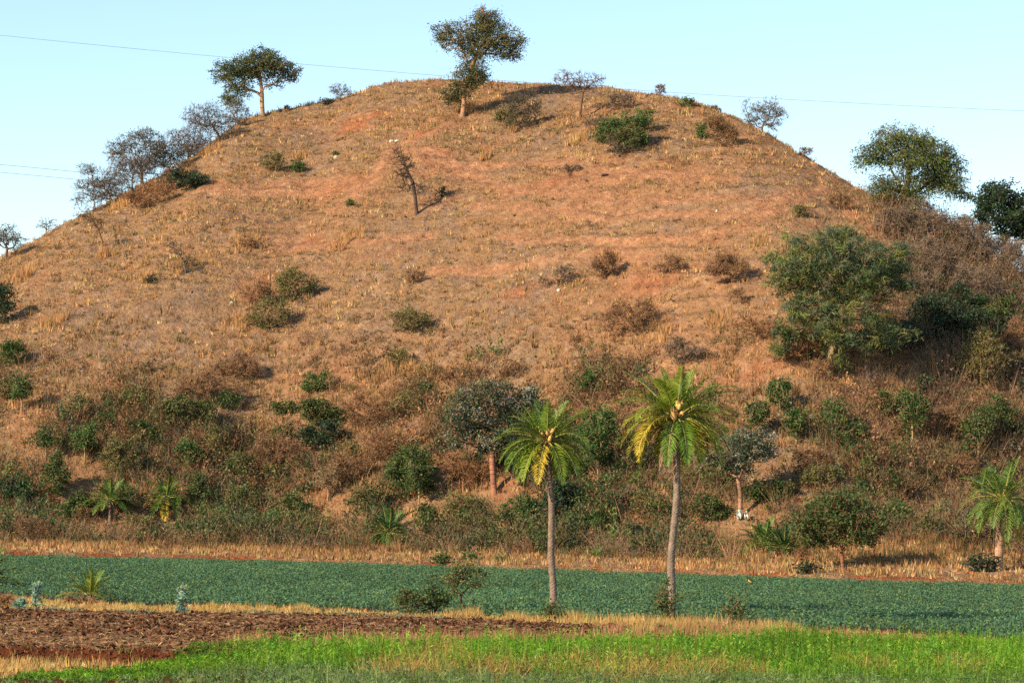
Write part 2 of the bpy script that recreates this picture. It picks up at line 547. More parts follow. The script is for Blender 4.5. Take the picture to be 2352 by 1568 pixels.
# --- short dry grass all over the hill
x, y = frustum_scatter(156, 305, 8.0)
m = y > far_edge(x) + 0.8
x, y = x[m], y[m]
hz = base_z(x, y)
dens = 0.62 + 0.55 * fbm(x / 5, y / 5, 401, 3) + 0.25 * fbm(x / 1.3, y / 1.3, 403, 2)
phs = hz / 1.25 + 0.9 * vnoise(x / 9, y / 30, 37) + 0.35 * vnoise(x / 3, y / 9, 38); sw = phs - np.floor(phs)
dens -= 0.55 * gauss(RED_P, x, y) + 0.85 * track_w(x, y, 0.8) + 0.35 * sstep(6, 16, hz) * (sstep(0.2, 0.4, sw) - sstep(0.6, 0.75, sw))
dens += 0.5 * (1 - sstep(8, 18, y - far_edge(x)))
keep = rng.random(len(x)) < np.clip(dens, 0.04, 1)
x, y, hz = x[keep], y[keep], hz[keep]
P = np.stack([x, y, ground_z(x, y)], 1)
tone = fbm(x / 6, y / 6, 411, 3)[:, None]
c1 = hues([[0.50, 0.29, 0.12], [0.44, 0.23, 0.10], [0.36, 0.21, 0.10], [0.55, 0.36, 0.17], [0.30, 0.22, 0.10], [0.24, 0.16, 0.10], [0.58, 0.40, 0.21]], len(x), 0.27, 0.08)
c1 = c1 * (1 + 0.25 * tone) * np.array([1.06, 0.98, 0.82])
h = np.clip(0.22 + 0.14 * rng.standard_normal(len(x)) + 0.2 * fbm(x / 2.2, y / 2.2, 415, 2), 0.08, 0.75)
stuff("short_dry_grass", [blades(P, 6, h, 0.55, 0.035, c1)], 3, M_GRASS,
      "short tufts of straw coloured grass all over the hillside", "grass")

x, y = frustum_scatter(180, 300, 1.6)
hz = base_z(x, y)
m = (hz > 8) & (rng.random(len(x)) < np.clip(0.1 + 1.5 * fbm(x / 3.2, y / 3.2, 461, 3) - 0.6 * track_w(x, y, 0.9), 0, 1))
x, y = x[m], y[m]; P = np.stack([x, y, ground_z(x, y)], 1)
stuff("straw_tufts", [blades(P, 12, rng.uniform(0.25, 0.6, len(P)), 0.45, 0.034, hues([[0.50, 0.31, 0.14], [0.58, 0.37, 0.17], [0.40, 0.25, 0.11], [0.30, 0.20, 0.09]], len(P), 0.2, 0.05), lean=0.7)], 3, M_GRASS,
      "knee high straw tufts gathered in drifts over the hillside", "grass")

# --- tall russet grass on the lower slope
x, y = frustum_scatter(160, 262, 7.0)
z = base_z(x, y)
m = (y > far_edge(x) + 6) & (z < 19) & (clear(x, y, 1.3, 4.0) | (rng.random(len(x)) < 0.3))
x, y, z = x[m], y[m], z[m]
dens = (1 - sstep(9, 18, z)) * 0.9 + 0.5 * fbm(x / 5, y / 5, 421, 3)
dens -= 0.35 * (1 - sstep(5, 14, y - far_edge(x))) * (x < 15)
m = rng.random(len(x)) < np.clip(dens, 0, 1)
x, y, z = x[m], y[m], z[m]
P = np.stack([x, y, ground_z(x, y)], 1)
c2 = hues([[0.33, 0.16, 0.07], [0.39, 0.20, 0.085], [0.25, 0.14, 0.06], [0.37, 0.235, 0.10], [0.19, 0.15, 0.05]], len(x), 0.28, 0.08)
c2 = c2 * (0.9 + 0.35 * fbm(x / 4, y / 4, 427, 3))[:, None]
h = np.clip((0.50 + 0.22 * rng.standard_normal(len(x)) + 0.35 * fbm(x / 2.5, y / 2.5, 424, 2)) * (0.55 + 0.45 * sstep(5, 14, y - far_edge(x))), 0.15, 1.3)
stuff("tall_dry_grass", [blades(P, 7, h, 0.35, 0.032, c2)], 3, M_GRASS,
      "tall russet grass growing between the shrubs of the lower slope", "grass")

# --- pale clumps of tall straw on the upper hill
CL = [(45, 640, 50), (560, 560, 28), (545, 745, 40), (1335, 325, 46), (690, 360, 24), (1065, 255, 40), (240, 590, 40), (425, 610, 40),
      (820, 540, 36), (790, 560, 30), (1120, 360, 30), (1740, 560, 30), (1400, 600, 30), (590, 560, 30), (330, 640, 30), (560, 270, 26),
      (480, 350, 30), (270, 480, 40), (350, 440, 40), (1180, 300, 26), (1520, 770, 40), (905, 840, 60), (130, 740, 50), (1650, 740, 40)]
PP = []; HH = []
for X, Y, s in CL:
    p = place(X, Y); k = p[1] / FPX
    n = 22
    ax = p[0] + rng.standard_normal(n) * s * 0.35 * k; ay = p[1] + rng.standard_normal(n) * 0.6
    PP.append(np.stack([ax, ay, ground_z(ax, ay)], 1)); HH.append(rng.uniform(0.5, 1.0, n) * min(s * k * 0.8, 1.3))
P = np.concatenate(PP); h = np.concatenate(HH)
stuff("straw_clumps", [blades(P, 14, h, 0.2, 0.03, hues([[0.58, 0.32, 0.13], [0.50, 0.27, 0.11]], len(P), 0.15, 0.05), lean=0.4)], 3, M_GRASS,
      "pale straw tussocks standing taller than the hillside grass", "grass")

# --- low scrub between the named shrubs
x, y = frustum_scatter(170, 275, 2.2)
z = base_z(x, y)
right_brush = sstep(24, 31, x)
m = (y > far_edge(x) + 9 + 8 * sstep(12, 26, x)) & (z < 17 + 14 * right_brush) & clear(x, y)
x, y, z, right_brush = x[m], y[m], z[m], right_brush[m]
dens = (1 - sstep(4, 14, z)) * 0.9 + 1.1 * fbm(x / 5, y / 5, 431, 3) + 0.75 * right_brush * sstep(9, 12, z) - 0.15
m = rng.random(len(x)) < np.clip(dens * 0.8, 0, 1)
x, y, z, right_brush = x[m], y[m], z[m], right_brush[m]
P = np.stack([x, y, ground_z(x, y)], 1)
n = len(P)
h = (0.35 + 1.35 * rng.random(n) ** 1.8) * (1 + 0.5 * right_brush)
LP = []; LC = []
gl = hues([[0.12, 0.135, 0.035], [0.075, 0.115, 0.03], [0.18, 0.155, 0.05], [0.12, 0.13, 0.065], [0.05, 0.085, 0.028]], n, 0.2, 0.08)
gh = hues([[0.27, 0.14, 0.06], [0.32, 0.16, 0.07], [0.20, 0.12, 0.05], [0.14, 0.12, 0.045]], n, 0.2, 0.08)
pick = rng.random(n) < np.clip(1.05 - z / 11 + 0.8 * fbm(x / 7, y / 7, 437, 2), 0.08, 0.9) * (1 - 0.8 * right_brush)
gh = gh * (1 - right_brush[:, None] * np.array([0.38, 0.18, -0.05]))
gc = np.where(pick[:, None], gl, gh)
per = 38
B = np.repeat(P, per, 0); H = np.repeat(h, per)
q = rng.standard_normal((n * per, 3)) * np.array([0.42, 0.42, 0.28]) * H[:, None]
q[:, 2] = np.abs(q[:, 2] + 0.5 * H)
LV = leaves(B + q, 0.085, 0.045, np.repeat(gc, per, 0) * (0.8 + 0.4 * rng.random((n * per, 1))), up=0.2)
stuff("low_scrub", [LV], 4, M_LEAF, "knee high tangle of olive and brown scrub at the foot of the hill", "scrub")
TV = blades(P, 18, h * 1.35, 0.22, 0.016, hues([[0.24, 0.14, 0.08], [0.36, 0.20, 0.11]], n), lean=0.9)
stuff("scrub_twigs", [TV], 3, M_TWIG, "thin bare stems poking out of the low scrub", "scrub")

# --- thickets of tangled taller brush, merging into each other
x, y = frustum_scatter(172, 270, 0.72)
z = base_z(x, y); rb = sstep(25, 32, x)
m = (y > far_edge(x) + 11 + 9 * sstep(10, 24, x) * (1 - rb)) & (z < 15 + 15 * rb) & clear(x, y, 2.4, 9.0)
x, y, z, rb = x[m], y[m], z[m], rb[m]
m = rng.random(len(x)) < np.clip((1 - sstep(4, 15 - 5 * sstep(8, 20, x), z)) * 0.95 + 1.6 * fbm(x / 6, y / 6, 441, 3) + 0.8 * rb, 0, 1)
x, y, z, rb = x[m], y[m], z[m], rb[m]
n = len(x); P = np.stack([x, y, ground_z(x, y)], 1)
h = (0.9 + 2.3 * rng.random(n) ** 1.3) * (1 - 0.25 * sstep(8, 14, z)); wd = h * rng.uniform(0.5, 0.95, n)
gl = hues([[0.10, 0.13, 0.026], [0.065, 0.105, 0.022], [0.15, 0.145, 0.04], [0.042, 0.075, 0.022], [0.10, 0.115, 0.05], [0.055, 0.105, 0.022]], n, 0.22, 0.06)
gh = hues([[0.27, 0.14, 0.06], [0.33, 0.17, 0.075], [0.22, 0.14, 0.055], [0.17, 0.14, 0.05]], n, 0.15, 0.06)
pick = rng.random(n) < np.clip(1.1 - z / 13 + 0.9 * fbm(x / 7, y / 7, 437, 2), 0.1, 0.92) * (1 - 0.75 * rb)
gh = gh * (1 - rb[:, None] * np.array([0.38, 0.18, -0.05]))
gc = np.where(pick[:, None], gl, gh)
per = 260
ns = 14                              # sprays per thicket clump
sp = rng.standard_normal((n, ns, 3)) * np.array([0.5, 0.5, 0.28]) * np.stack([wd, wd, h], 1)[:, None]
sp[:, :, 2] = np.abs(sp[:, :, 2] + 0.52 * h[:, None])
which = rng.integers(0, ns, n * per)
own = np.repeat(np.arange(n), per)
keepl = rng.random(n * per) < np.where(pick, 1.0, 0.5)[own]
own, which = own[keepl], which[keepl]
pos = P[own] + sp[own, which] * (0.75 + 0.3 * rng.random((len(own), 1))) + rng.standard_normal((len(own), 3)) * 0.17
spt = 0.75 + 0.5 * rng.random((n, ns))
dirs = sp[own, which] / (np.linalg.norm(sp[own, which], axis=1)[:, None] + 1e-6)
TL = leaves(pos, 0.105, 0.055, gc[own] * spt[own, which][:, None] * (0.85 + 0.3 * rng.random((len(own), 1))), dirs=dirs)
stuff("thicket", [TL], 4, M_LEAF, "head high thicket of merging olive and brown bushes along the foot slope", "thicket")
nt_ = 40
own = np.repeat(np.arange(n), nt_); a = rng.standard_normal((len(own), 3)) * np.array([0.55, 0.55, 0.15]) + np.array([0, 0, 0.9])
a = a / np.linalg.norm(a, axis=1)[:, None] * (h[own] * rng.uniform(0.5, 1.02, len(own)))[:, None]
b0 = P[own] + rng.standard_normal((len(own), 3)) * np.array([0.25, 0.25, 0]) * wd[own][:, None]
md = b0 + a * 0.5 + rng.standard_normal(a.shape) * 0.08; tp_ = b0 + a + rng.standard_normal(a.shape) * 0.2
sd = np.cross(a, rng.standard_normal(a.shape)); sd = sd / np.linalg.norm(sd, axis=1)[:, None] * 0.013
V = np.stack([b0 - sd, b0 + sd, md + sd, md - sd, md - sd, md + sd, tp_ + sd * .2, tp_ - sd * .2], 1).reshape(-1, 3)
C = np.repeat(hues([[0.26, 0.16, 0.09], [0.38, 0.22, 0.12], [0.20, 0.13, 0.08]], len(own)), 8, 0)
stuff("thicket_stems", [(V, C)], 4, M_TWIG, "tangled bare stems inside the thicket", "thicket")

# --- small cushions of weeds over the open hill
x, y = frustum_scatter(185, 300, 0.9)
z = base_z(x, y)
m = (z > 9) & (rng.random(len(x)) < np.clip(0.45 + 1.1 * fbm(x / 6, y / 6, 451, 3), 0.03, 1)) & (track_w(x, y, 0.8) < 0.35)
x, y = x[m], y[m]; n = len(x); P = np.stack([x, y, ground_z(x, y)], 1)
h = 0.18 + 0.42 * rng.random(n) ** 2.2; per = 26
q = rng.standard_normal((n * per, 3)) * np.array([0.6, 0.6, 0.35]) * np.repeat(h, per)[:, None]; q[:, 2] = np.abs(q[:, 2] + 0.3 * np.repeat(h, per))
cc = hues([[0.24, 0.15, 0.07], [0.30, 0.18, 0.08], [0.15, 0.15, 0.05], [0.19, 0.12, 0.07], [0.42, 0.27, 0.12]], n, 0.2)
stuff("hill_weeds", [leaves(np.repeat(P, per, 0) + q, 0.065, 0.035, np.repeat(cc, per, 0), up=0.3)], 4, M_GRASS,
      "ankle high cushions of brown and olive weeds dotting the open hillside", "weeds")

# --- blue-green crop field
def crop_layer(y0, y1, dens_, size, nl):
    x, y = frustum_scatter(y0, y1, dens_)
    m = (y > near_edge(x) + 0.2) & (y < far_edge(x) - 0.5 + 0.9 * fbm(x / 2.2, y * 0, 508, 3))
    thin = sstep(0, 9, y - near_edge(x)) 
    m &= rng.random(len(x)) < 0.30 + 0.62 * thin + 0.35 * fbm(x / 1.2, y / 2.0, 501, 2)
    x, y = x[m], y[m]; n = len(x)
    P = np.stack([x, y, np.zeros(n)], 1)
    hgt = size * (1 + 0.25 * rng.standard_normal(n) + 0.45 * fbm(x / 1.5, y / 3.5, 503, 2)); hgt = np.clip(hgt, 0.05, 0.5)
    col = hues([[0.088, 0.185, 0.088], [0.100, 0.20, 0.090], [0.145, 0.22, 0.07], [0.070, 0.155, 0.080]], n, 0.18, 0.06)
    col = col * (1.08 + 0.16 * fbm(x / 8, y / 20, 505, 2) + 0.14 * fbm(x / 2.5, y / 9, 507, 2))[:, None]
    B = np.repeat(P, nl, 0); H = np.repeat(hgt, nl)
    q = rng.standard_normal((n * nl, 3)) * np.array([0.55, 0.55, 0.3]) * H[:, None]
    q[:, 2] = np.abs(q[:, 2] + 0.6 * H)
    return leaves(B + q, 0.040 + size * 0.04, 0.022 + size * 0.02, np.repeat(col, nl, 0) * (0.75 + 0.5 * rng.random((n * nl, 1))), up=0.1)
stuff("blue_green_crop", [crop_layer(86, 125, 17, 0.20, 13), crop_layer(125, 195, 10, 0.22, 13)], 4, M_CROP,
      "even low blue green crop filling the flat field below the hill", "crop")

# --- dry strip between the fields
def strip_grass(lo, hi, dens_, h0, width, cols, n_each=8, xr=(-60, 60), lean=0.5, sl=0.35):
    x, y = frustum_scatter(52, 112, dens_)
    m = (y > lo(x) + 0.5 * fbm(x / 2.2, y * 0, 605, 3)) & (y < hi(x) + 0.45 * fbm(x / 1.7, y * 0, 607, 3)) & (x > xr[0]) & (x < xr[1])
    x, y = x[m], y[m]
    m = rng.random(len(x)) < np.clip(0.75 + 0.5 * fbm(x / 1.5, y / 1.5, 601, 2), 0.1, 1)
    x, y = x[m], y[m]; n = len(x)
    hh = np.clip(h0 * (1 + 0.35 * rng.standard_normal(n) + 0.7 * fbm(x / 1.1, y / 2, 603, 2)), 0.04, 2)
    P = np.stack([x, y, plain_z(x, y)], 1)
    return blades(P, n_each, hh, sl, width, hues(cols, n, 0.2, 0.06), lean=lean)
STR = [[0.60, 0.36, 0.11], [0.52, 0.28, 0.10], [0.62, 0.42, 0.16], [0.34, 0.27, 0.07]]
parts = [strip_grass(lambda x: plough_top(x) - 0.1, lambda x: near_edge(x) + 0.1, 20, 0.15, 0.014, STR, xr=(-60, 5)),
         strip_grass(lambda x: plough_top(x) - 0.1, lambda x: near_edge(x) + 0.25, 30, 0.30, 0.014, STR, xr=(0, 9)),
         strip_grass(lambda x: plough_bot(x) + 0.2, lambda x: near_edge(x) + 0.1, 14, 0.13, 0.014, STR, xr=(8, 13)),
         strip_grass(lambda x: near_edge(x) - 0.7, lambda x: near_edge(x) + 0.1, 14, 0.08, 0.014, STR, xr=(13, 22))]
stuff("dry_bund_grass", parts, 3, M_GRASS, "golden dry grass on the strip between the crop and the ploughed field", "grass")
NC = [(1322, 1424, 44, 30), (1372, 1440, 60, 20), (1440, 1440, 54, 22), (1475, 1462, 30, 44), (1575, 1462, 34, 56), (1640, 1456, 60, 30), (1710, 1450, 70, 24),
      (690, 1402, 70, 26), (470, 1400, 60, 18), (860, 1412, 50, 18), (1190, 1430, 44, 28), (1040, 1420, 60, 34), (560, 1402, 50, 18), (15, 1392, 60, 34), (230, 1396, 70, 16), (1085, 1418, 40, 40)]
PP = []; HH = []
for X, Y, w_, h_ in NC:
    p = place(X, Y); k = p[1] / FPX; nn_ = 40
    ax = p[0] + rng.standard_normal(nn_) * w_ * 0.32 * k; ay = p[1] + rng.standard_normal(nn_) * 0.5
    PP.append(np.stack([ax, ay, plain_z(ax, ay)], 1)); HH.append(rng.uniform(0.45, 1.0, nn_) * h_ * k * np.exp(-((ax - p[0]) / (w_ * 0.5 * k)) ** 2))
P = np.concatenate(PP); hcl = np.maximum(np.concatenate(HH), 0.06)
stuff("straw_tussocks", [blades(P, 16, hcl, 0.35, 0.012, hues([[0.62, 0.38, 0.13], [0.54, 0.29, 0.11], [0.45, 0.33, 0.10]], len(P), 0.15, 0.05), lean=0.6)], 3, M_GRASS,
      "rounded golden tussocks standing along the dry strip", "grass")
# grey green creeping weeds along the front of that strip
x, y = frustum_scatter(84, 100, 26)
m = (y < plough_top(x) + 0.35) & (y > plough_top(x) - 0.35) & (x < -2)
m &= rng.random(len(x)) < np.clip(0.4 + fbm(x / 1.2, y / 1.2, 611, 2), 0, 1)
x, y = x[m], y[m]; n = len(x)
P = np.stack([x, y, plain_z(x, y)], 1); per = 12
q = rng.standard_normal((n * per, 3)) * np.array([0.14, 0.14, 0.06]); q[:, 2] = np.abs(q[:, 2]) + 0.02
stuff("grey_green_weeds", [leaves(np.repeat(P, per, 0) + q, 0.05, 0.022, np.repeat(hues([[0.16, 0.24, 0.15], [0.12, 0.20, 0.11]], n), per, 0))], 4, M_CROP,
      "grey green creeping weeds edging the ploughed field", "weeds")

# --- straw litter on the ploughed field
x, y = frustum_scatter(66, 98, 110)
m = (y < plough_top(x)) & (y > plough_bot(x)) & (x < 12)
x, y = x[m], y[m]
m = rng.random(len(x)) < np.clip(0.35 + 0.7 * fbm(x / 2.2, y / 3, 621, 3) + 0.6 * (1 - sstep(0, 9, y - plough_bot(x))), 0.12, 1)
x, y = x[m], y[m]; n = len(x)
P = np.stack([x, y, plain_z(x, y) + 0.05 + 0.04 * rng.random(n)], 1)
lit = leaves(P, 0.14, 0.011, hues([[0.50, 0.30, 0.14], [0.40, 0.22, 0.10], [0.28, 0.15, 0.07], [0.58, 0.40, 0.2]], n, 0.25, 0.06))
lit[0].reshape(-1, 4, 3)[:, :, 2] = P[:, None, 2] + (lit[0].reshape(-1, 4, 3)[:, :, 2] - P[:, None, 2]) * 0.35
stuff("straw_litter", [lit], 4, M_GRASS, "broken straw and stubble scattered over the brown ploughed field", "straw")
x, y = frustum_scatter(66, 96, 34)
m = (y < plough_top(x)) & (y > plough_bot(x)) & (x < 12)
x, y = x[m], y[m]; n = len(x)
P = np.stack([x, y, plain_z(x, y) + 0.02], 1)
stuff("soil_clods", [leaves(P, 0.07, 0.055, hues([[0.16, 0.065, 0.032], [0.21, 0.095, 0.05], [0.09, 0.04, 0.022]], n, 0.25))], 4, M_FIELD,
      "dark turned clods of the ploughed field", "soil")

x, y = frustum_scatter(60, 72, 90)
m = (y < plough_bot(x) + 0.1) & (y > plough_bot(x) - 1.3) & (x < -3)
x, y = x[m], y[m]; n = len(x)
P = np.stack([x, y, plain_z(x, y) + 0.01], 1)
stuff("red_clods", [leaves(P, 0.05, 0.04, hues([[0.15, 0.05, 0.022], [0.20, 0.075, 0.03], [0.08, 0.03, 0.015], [0.26, 0.12, 0.05]], n, 0.25))], 4, M_FIELD,
      "crumbling dark red earth of the small bank below the ploughed field", "soil")
stuff("bank_grass", [blades(P[::5], 7, rng.uniform(0.06, 0.22, len(P[::5])), 0.4, 0.009, hues([[0.48, 0.27, 0.10], [0.30, 0.26, 0.06], [0.40, 0.18, 0.08]], len(P[::5])), lean=0.6)], 3, M_GRASS,
      "thin dry grass sprouting from the dark red bank", "grass")

# --- pinkish and golden dry weeds in front of the ploughed field
PK = [[0.46, 0.22, 0.11], [0.40, 0.18, 0.09], [0.52, 0.30, 0.13], [0.30, 0.22, 0.06]]
parts = [strip_grass(lambda x: green_top(x) - 1.0, lambda x: np.maximum(plough_bot(x), green_top(x) + 1.0) + 1.2 + 2.5 * sstep(-12, 0, x), 30, 0.30, 0.013, PK, xr=(-7, 13), lean=0.35),
         strip_grass(lambda x: green_top(x) - 0.3, lambda x: np.maximum(plough_bot(x) - 1.1, green_top(x)), 44, 0.17, 0.011, STR, xr=(-60, -4), lean=0.5)]
stuff("dry_edge_weeds", parts, 3, M_GRASS, "rosy and golden dry weeds between ploughed soil and green crop", "weeds")

# --- bright green crop in the foreground
x, y = frustum_scatter(50, 92, 46)
m = y < green_top(x) + 0.3 * fbm(x / 2, y / 2, 631, 2)
x, y = x[m], y[m]
left = sstep(-9, -3, x)
dryp = np.zeros_like(x)
for X, Y, rx, ry in [(1450, 1560, 200, 3.0), (950, 1555, 110, 2.2), (1010, 1530, 50, 3.0), (2000, 1560, 60, 1.5), (1150, 1560, 80, 2.0), (2200, 1560, 60, 1.6), (1700, 1566, 60, 1.6)]:
    p = flat_pt(X, Y)
    dryp = np.maximum(dryp, np.exp(-((x - p[0]) / (rx / FPX * p[1])) ** 2 - ((y - p[1]) / ry) ** 2))
front = 1 - sstep(60.5, 63.5, y + 1.5 * fbm(x / 2, y, 633, 2) + 1.6 * sstep(-6, 2, x))
m = rng.random(len(x)) > 0.75 * front * (1 - sstep(-6, 4, x)) 
x, y, left, dryp, front = x[m], y[m], left[m], dryp[m], front[m]
isdry = rng.random(len(x)) < dryp * 0.85
n = len(x)
hh = (0.09 + 0.31 * left) * (1 + 0.28 * rng.standard_normal(n) + 0.55 * fbm(x / 0.9, y / 1.4, 635, 2)) * (1 - 0.35 * front)
hh = np.clip(hh, 0.05, 0.85)
P = np.stack([x, y, plain_z(x, y)], 1)
colg = hues([[0.14, 0.32, 0.015], [0.20, 0.40, 0.02], [0.08, 0.24, 0.012], [0.27, 0.44, 0.03]], n, 0.2, 0.06)
dk = fbm(x / 1.6, y / 2.5, 637, 3)[:, None]
colg = colg * (0.80 + 0.42 * dk)
fr = (front * 0.8)[:, None]
colg = colg * (1 - fr) + hues([[0.20, 0.26, 0.09], [0.24, 0.30, 0.13], [0.12, 0.18, 0.05]], n) * fr
cold = hues([[0.42, 0.30, 0.07], [0.34, 0.22, 0.06], [0.30, 0.28, 0.06]], n)
colg[isdry] = cold[isdry]
per = 12
B = np.repeat(P, per, 0); H = np.repeat(hh, per)
f = rng.random(n * per)
q = np.stack([rng.standard_normal(n * per) * 0.035, rng.standard_normal(n * per) * 0.035, f * H * 1.02], 1)
stuff("green_crop", [leaves(B + q, 0.065, 0.010, np.repeat(colg, per, 0) * (0.85 + 0.3 * rng.random((n * per, 1))), up=0.75)], 4, M_CROP,
      "bright green leafy crop standing knee high along the foreground", "crop")
stuff("green_crop_stems", [blades(P, 6, hh * 1.25, 0.15, 0.009, colg * 1.1, lean=0.22)], 3, M_CROP,
      "slender upright stems of the bright foreground crop", "crop")
m = (rng.random(n) < 0.07) & (left > 0.5) & (front < 0.6)
Pt = P[m]; nt2 = len(Pt); ht = rng.uniform(0.35, 0.85, nt2); per2 = 26
f = rng.random(nt2 * per2) ** 0.8
q = np.stack([rng.standard_normal(nt2 * per2) * 0.04 * (1.3 - f), rng.standard_normal(nt2 * per2) * 0.04, f * np.repeat(ht, per2)], 1)
ct = hues([[0.20, 0.38, 0.04], [0.14, 0.32, 0.03], [0.30, 0.42, 0.05]], nt2, 0.15)
stuff("tall_crop_shoots", [leaves(np.repeat(Pt, per2, 0) + q, 0.045, 0.012, np.repeat(ct, per2, 0), up=0.8)], 4, M_CROP,
      "taller pale green shoots standing out of the foreground crop", "crop")
# rank dry stalks in the dry patches
m = dryp > 0.3
Pd = P[m][::3]
stuff("dry_weed_stalks", [blades(Pd, 7, rng.uniform(0.35, 0.7, len(Pd)), 0.25, 0.008, hues([[0.55, 0.40, 0.10], [0.42, 0.25, 0.08]], len(Pd)), lean=0.9)], 3, M_GRASS,
      "yellow brown weed stalks leaning through the foreground crop", "weeds")

# ------------------------------------------------------------------ woody plants
def grow(trunk, blobs, n1, n2, r, bend=0.16, root_from=0.55, inner=0.62):
    """skeleton: nodes, parents, tip flags; trunk = list of points"""
    nodes = []; par = []
    T = [np.array(p, float) for p in trunk]
    for i, p in enumerate(T):
        if i == 0:
            nodes.append(p); par.append(-1); continue
        k = 3
        for j in range(1, k + 1):
            nodes.append(T[i - 1] + (p - T[i - 1]) * j / k); par.append(len(nodes) - 2)
    ntrunk = len(nodes)
    start = int((ntrunk - 1) * root_from)
    vol = np.array([b[3] * b[4] * b[5] for b in blobs]) ** 0.67
    vol = vol / vol.sum()
    def sample(n, shrink):
        bi = r.choice(len(blobs), n, p=vol)
        b = np.array(blobs)[bi]
        d = r.standard_normal((n, 3)); d /= np.linalg.norm(d, axis=1)[:, None]
        rad = r.random(n) ** 0.42 * shrink
        return b[:, :3] + d * b[:, 3:6] * rad[:, None]
    arr = np.zeros((ntrunk + (n1 * 3 + n2 * 2) + 10, 3)); arr[:ntrunk] = nodes
    cost = np.zeros(len(arr)); 
    for i in range(1, ntrunk):
        cost[i] = cost[i - 1] + np.linalg.norm(arr[i] - arr[i - 1])
    cnt = ntrunk
    tips = []
    for stage, (n, sh, segs, w) in enumerate(((n1, inner, 3, 0.35), (n2, 1.0, 2, 0.10))):
        if n <= 0:
            continue
        tg = sample(n, sh)
        top = arr[ntrunk - 1]
        o = np.argsort(np.linalg.norm(tg - top, axis=1))
        for t in tg[o]:
            s0 = start
            d = np.linalg.norm(arr[s0:cnt] - t, axis=1) + w * cost[s0:cnt]
            # limbs rise: dislike parents above the target
            d = d + 0.6 * np.clip(arr[s0:cnt, 2] - t[2], 0, None)
            j = s0 + int(np.argmin(d))
            a = arr[j]; L = np.linalg.norm(t - a) + 1e-6
            prev = j
            off = r.standard_normal(3) * bend * L; off[2] += 0.12 * L
            for k in range(1, segs + 1):
                f = k / segs
                p = a + (t - a) * f + off * math.sin(math.pi * f) * (0.9 if k < segs else 0)
                arr[cnt] = p; par.append(prev)
                cost[cnt] = cost[prev] + np.linalg.norm(p - arr[prev])
                prev = cnt; cnt += 1
            tips.append(cnt - 1)
    return arr[:cnt].copy(), np.array(par), np.array(tips, int), ntrunk

def radii(par, tips, r_tip, r_base, power=0.5):
    n = len(par); w = np.zeros(n)
    np.add.at(w, tips, 1.0)
    for i in range(n - 1, 0, -1):
        w[par[i]] += w[i]
    w = np.maximum(w, 0.4)
    return r_tip + (r_base - r_tip) * ((w - 0.4) / max(w[0] - 0.4, 1e-6)) ** power

def tubes(nodes, par, rad, edges, sides, col, r=rng, flare=1.0):
    """one tapered prism per edge"""
    e = np.array(edges, int)
    if len(e) == 0:
        return np.zeros((0, 3)), np.zeros(0, int), np.zeros((0, 3))
    a = nodes[par[e]]; b = nodes[e]
    ra = np.minimum(rad[par[e]], rad[e] * 1.6); rb = rad[e]
    d = b - a; L = np.linalg.norm(d, axis=1)[:, None] + 1e-9; d = d / L
    up = np.where(np.abs(d[:, 2:3]) > 0.9, np.array([[1.0, 0, 0]]), np.array([[0, 0, 1.0]]))
    u = np.cross(d, up); u /= np.linalg.norm(u, axis=1)[:, None] + 1e-9
    v = np.cross(d, u)
    ang = np.arange(sides) * 2 * np.pi / sides
    ca, sa = np.cos(ang), np.sin(ang)
    ring = u[:, None, :] * ca[None, :, None] + v[:, None, :] * sa[None, :, None]
    A = a[:, None, :] + ring * ra[:, None, None]; B = b[:, None, :] + ring * rb[:, None, None] + (d * rb[:, None] * 0.3)[:, None, :]
    V = np.concatenate([A, B], 1).reshape(-1, 3)
    k = np.arange(sides); k2 = (k + 1) % sides
    q = np.stack([k, k2, k2 + sides, k + sides], 1).ravel()
    idx = (np.arange(len(e))[:, None] * 2 * sides + q[None, :]).ravel()
    C = hues([col], len(e), 0.12, 0.04, r)
    return V, idx, np.repeat(C, 2 * sides, 0)

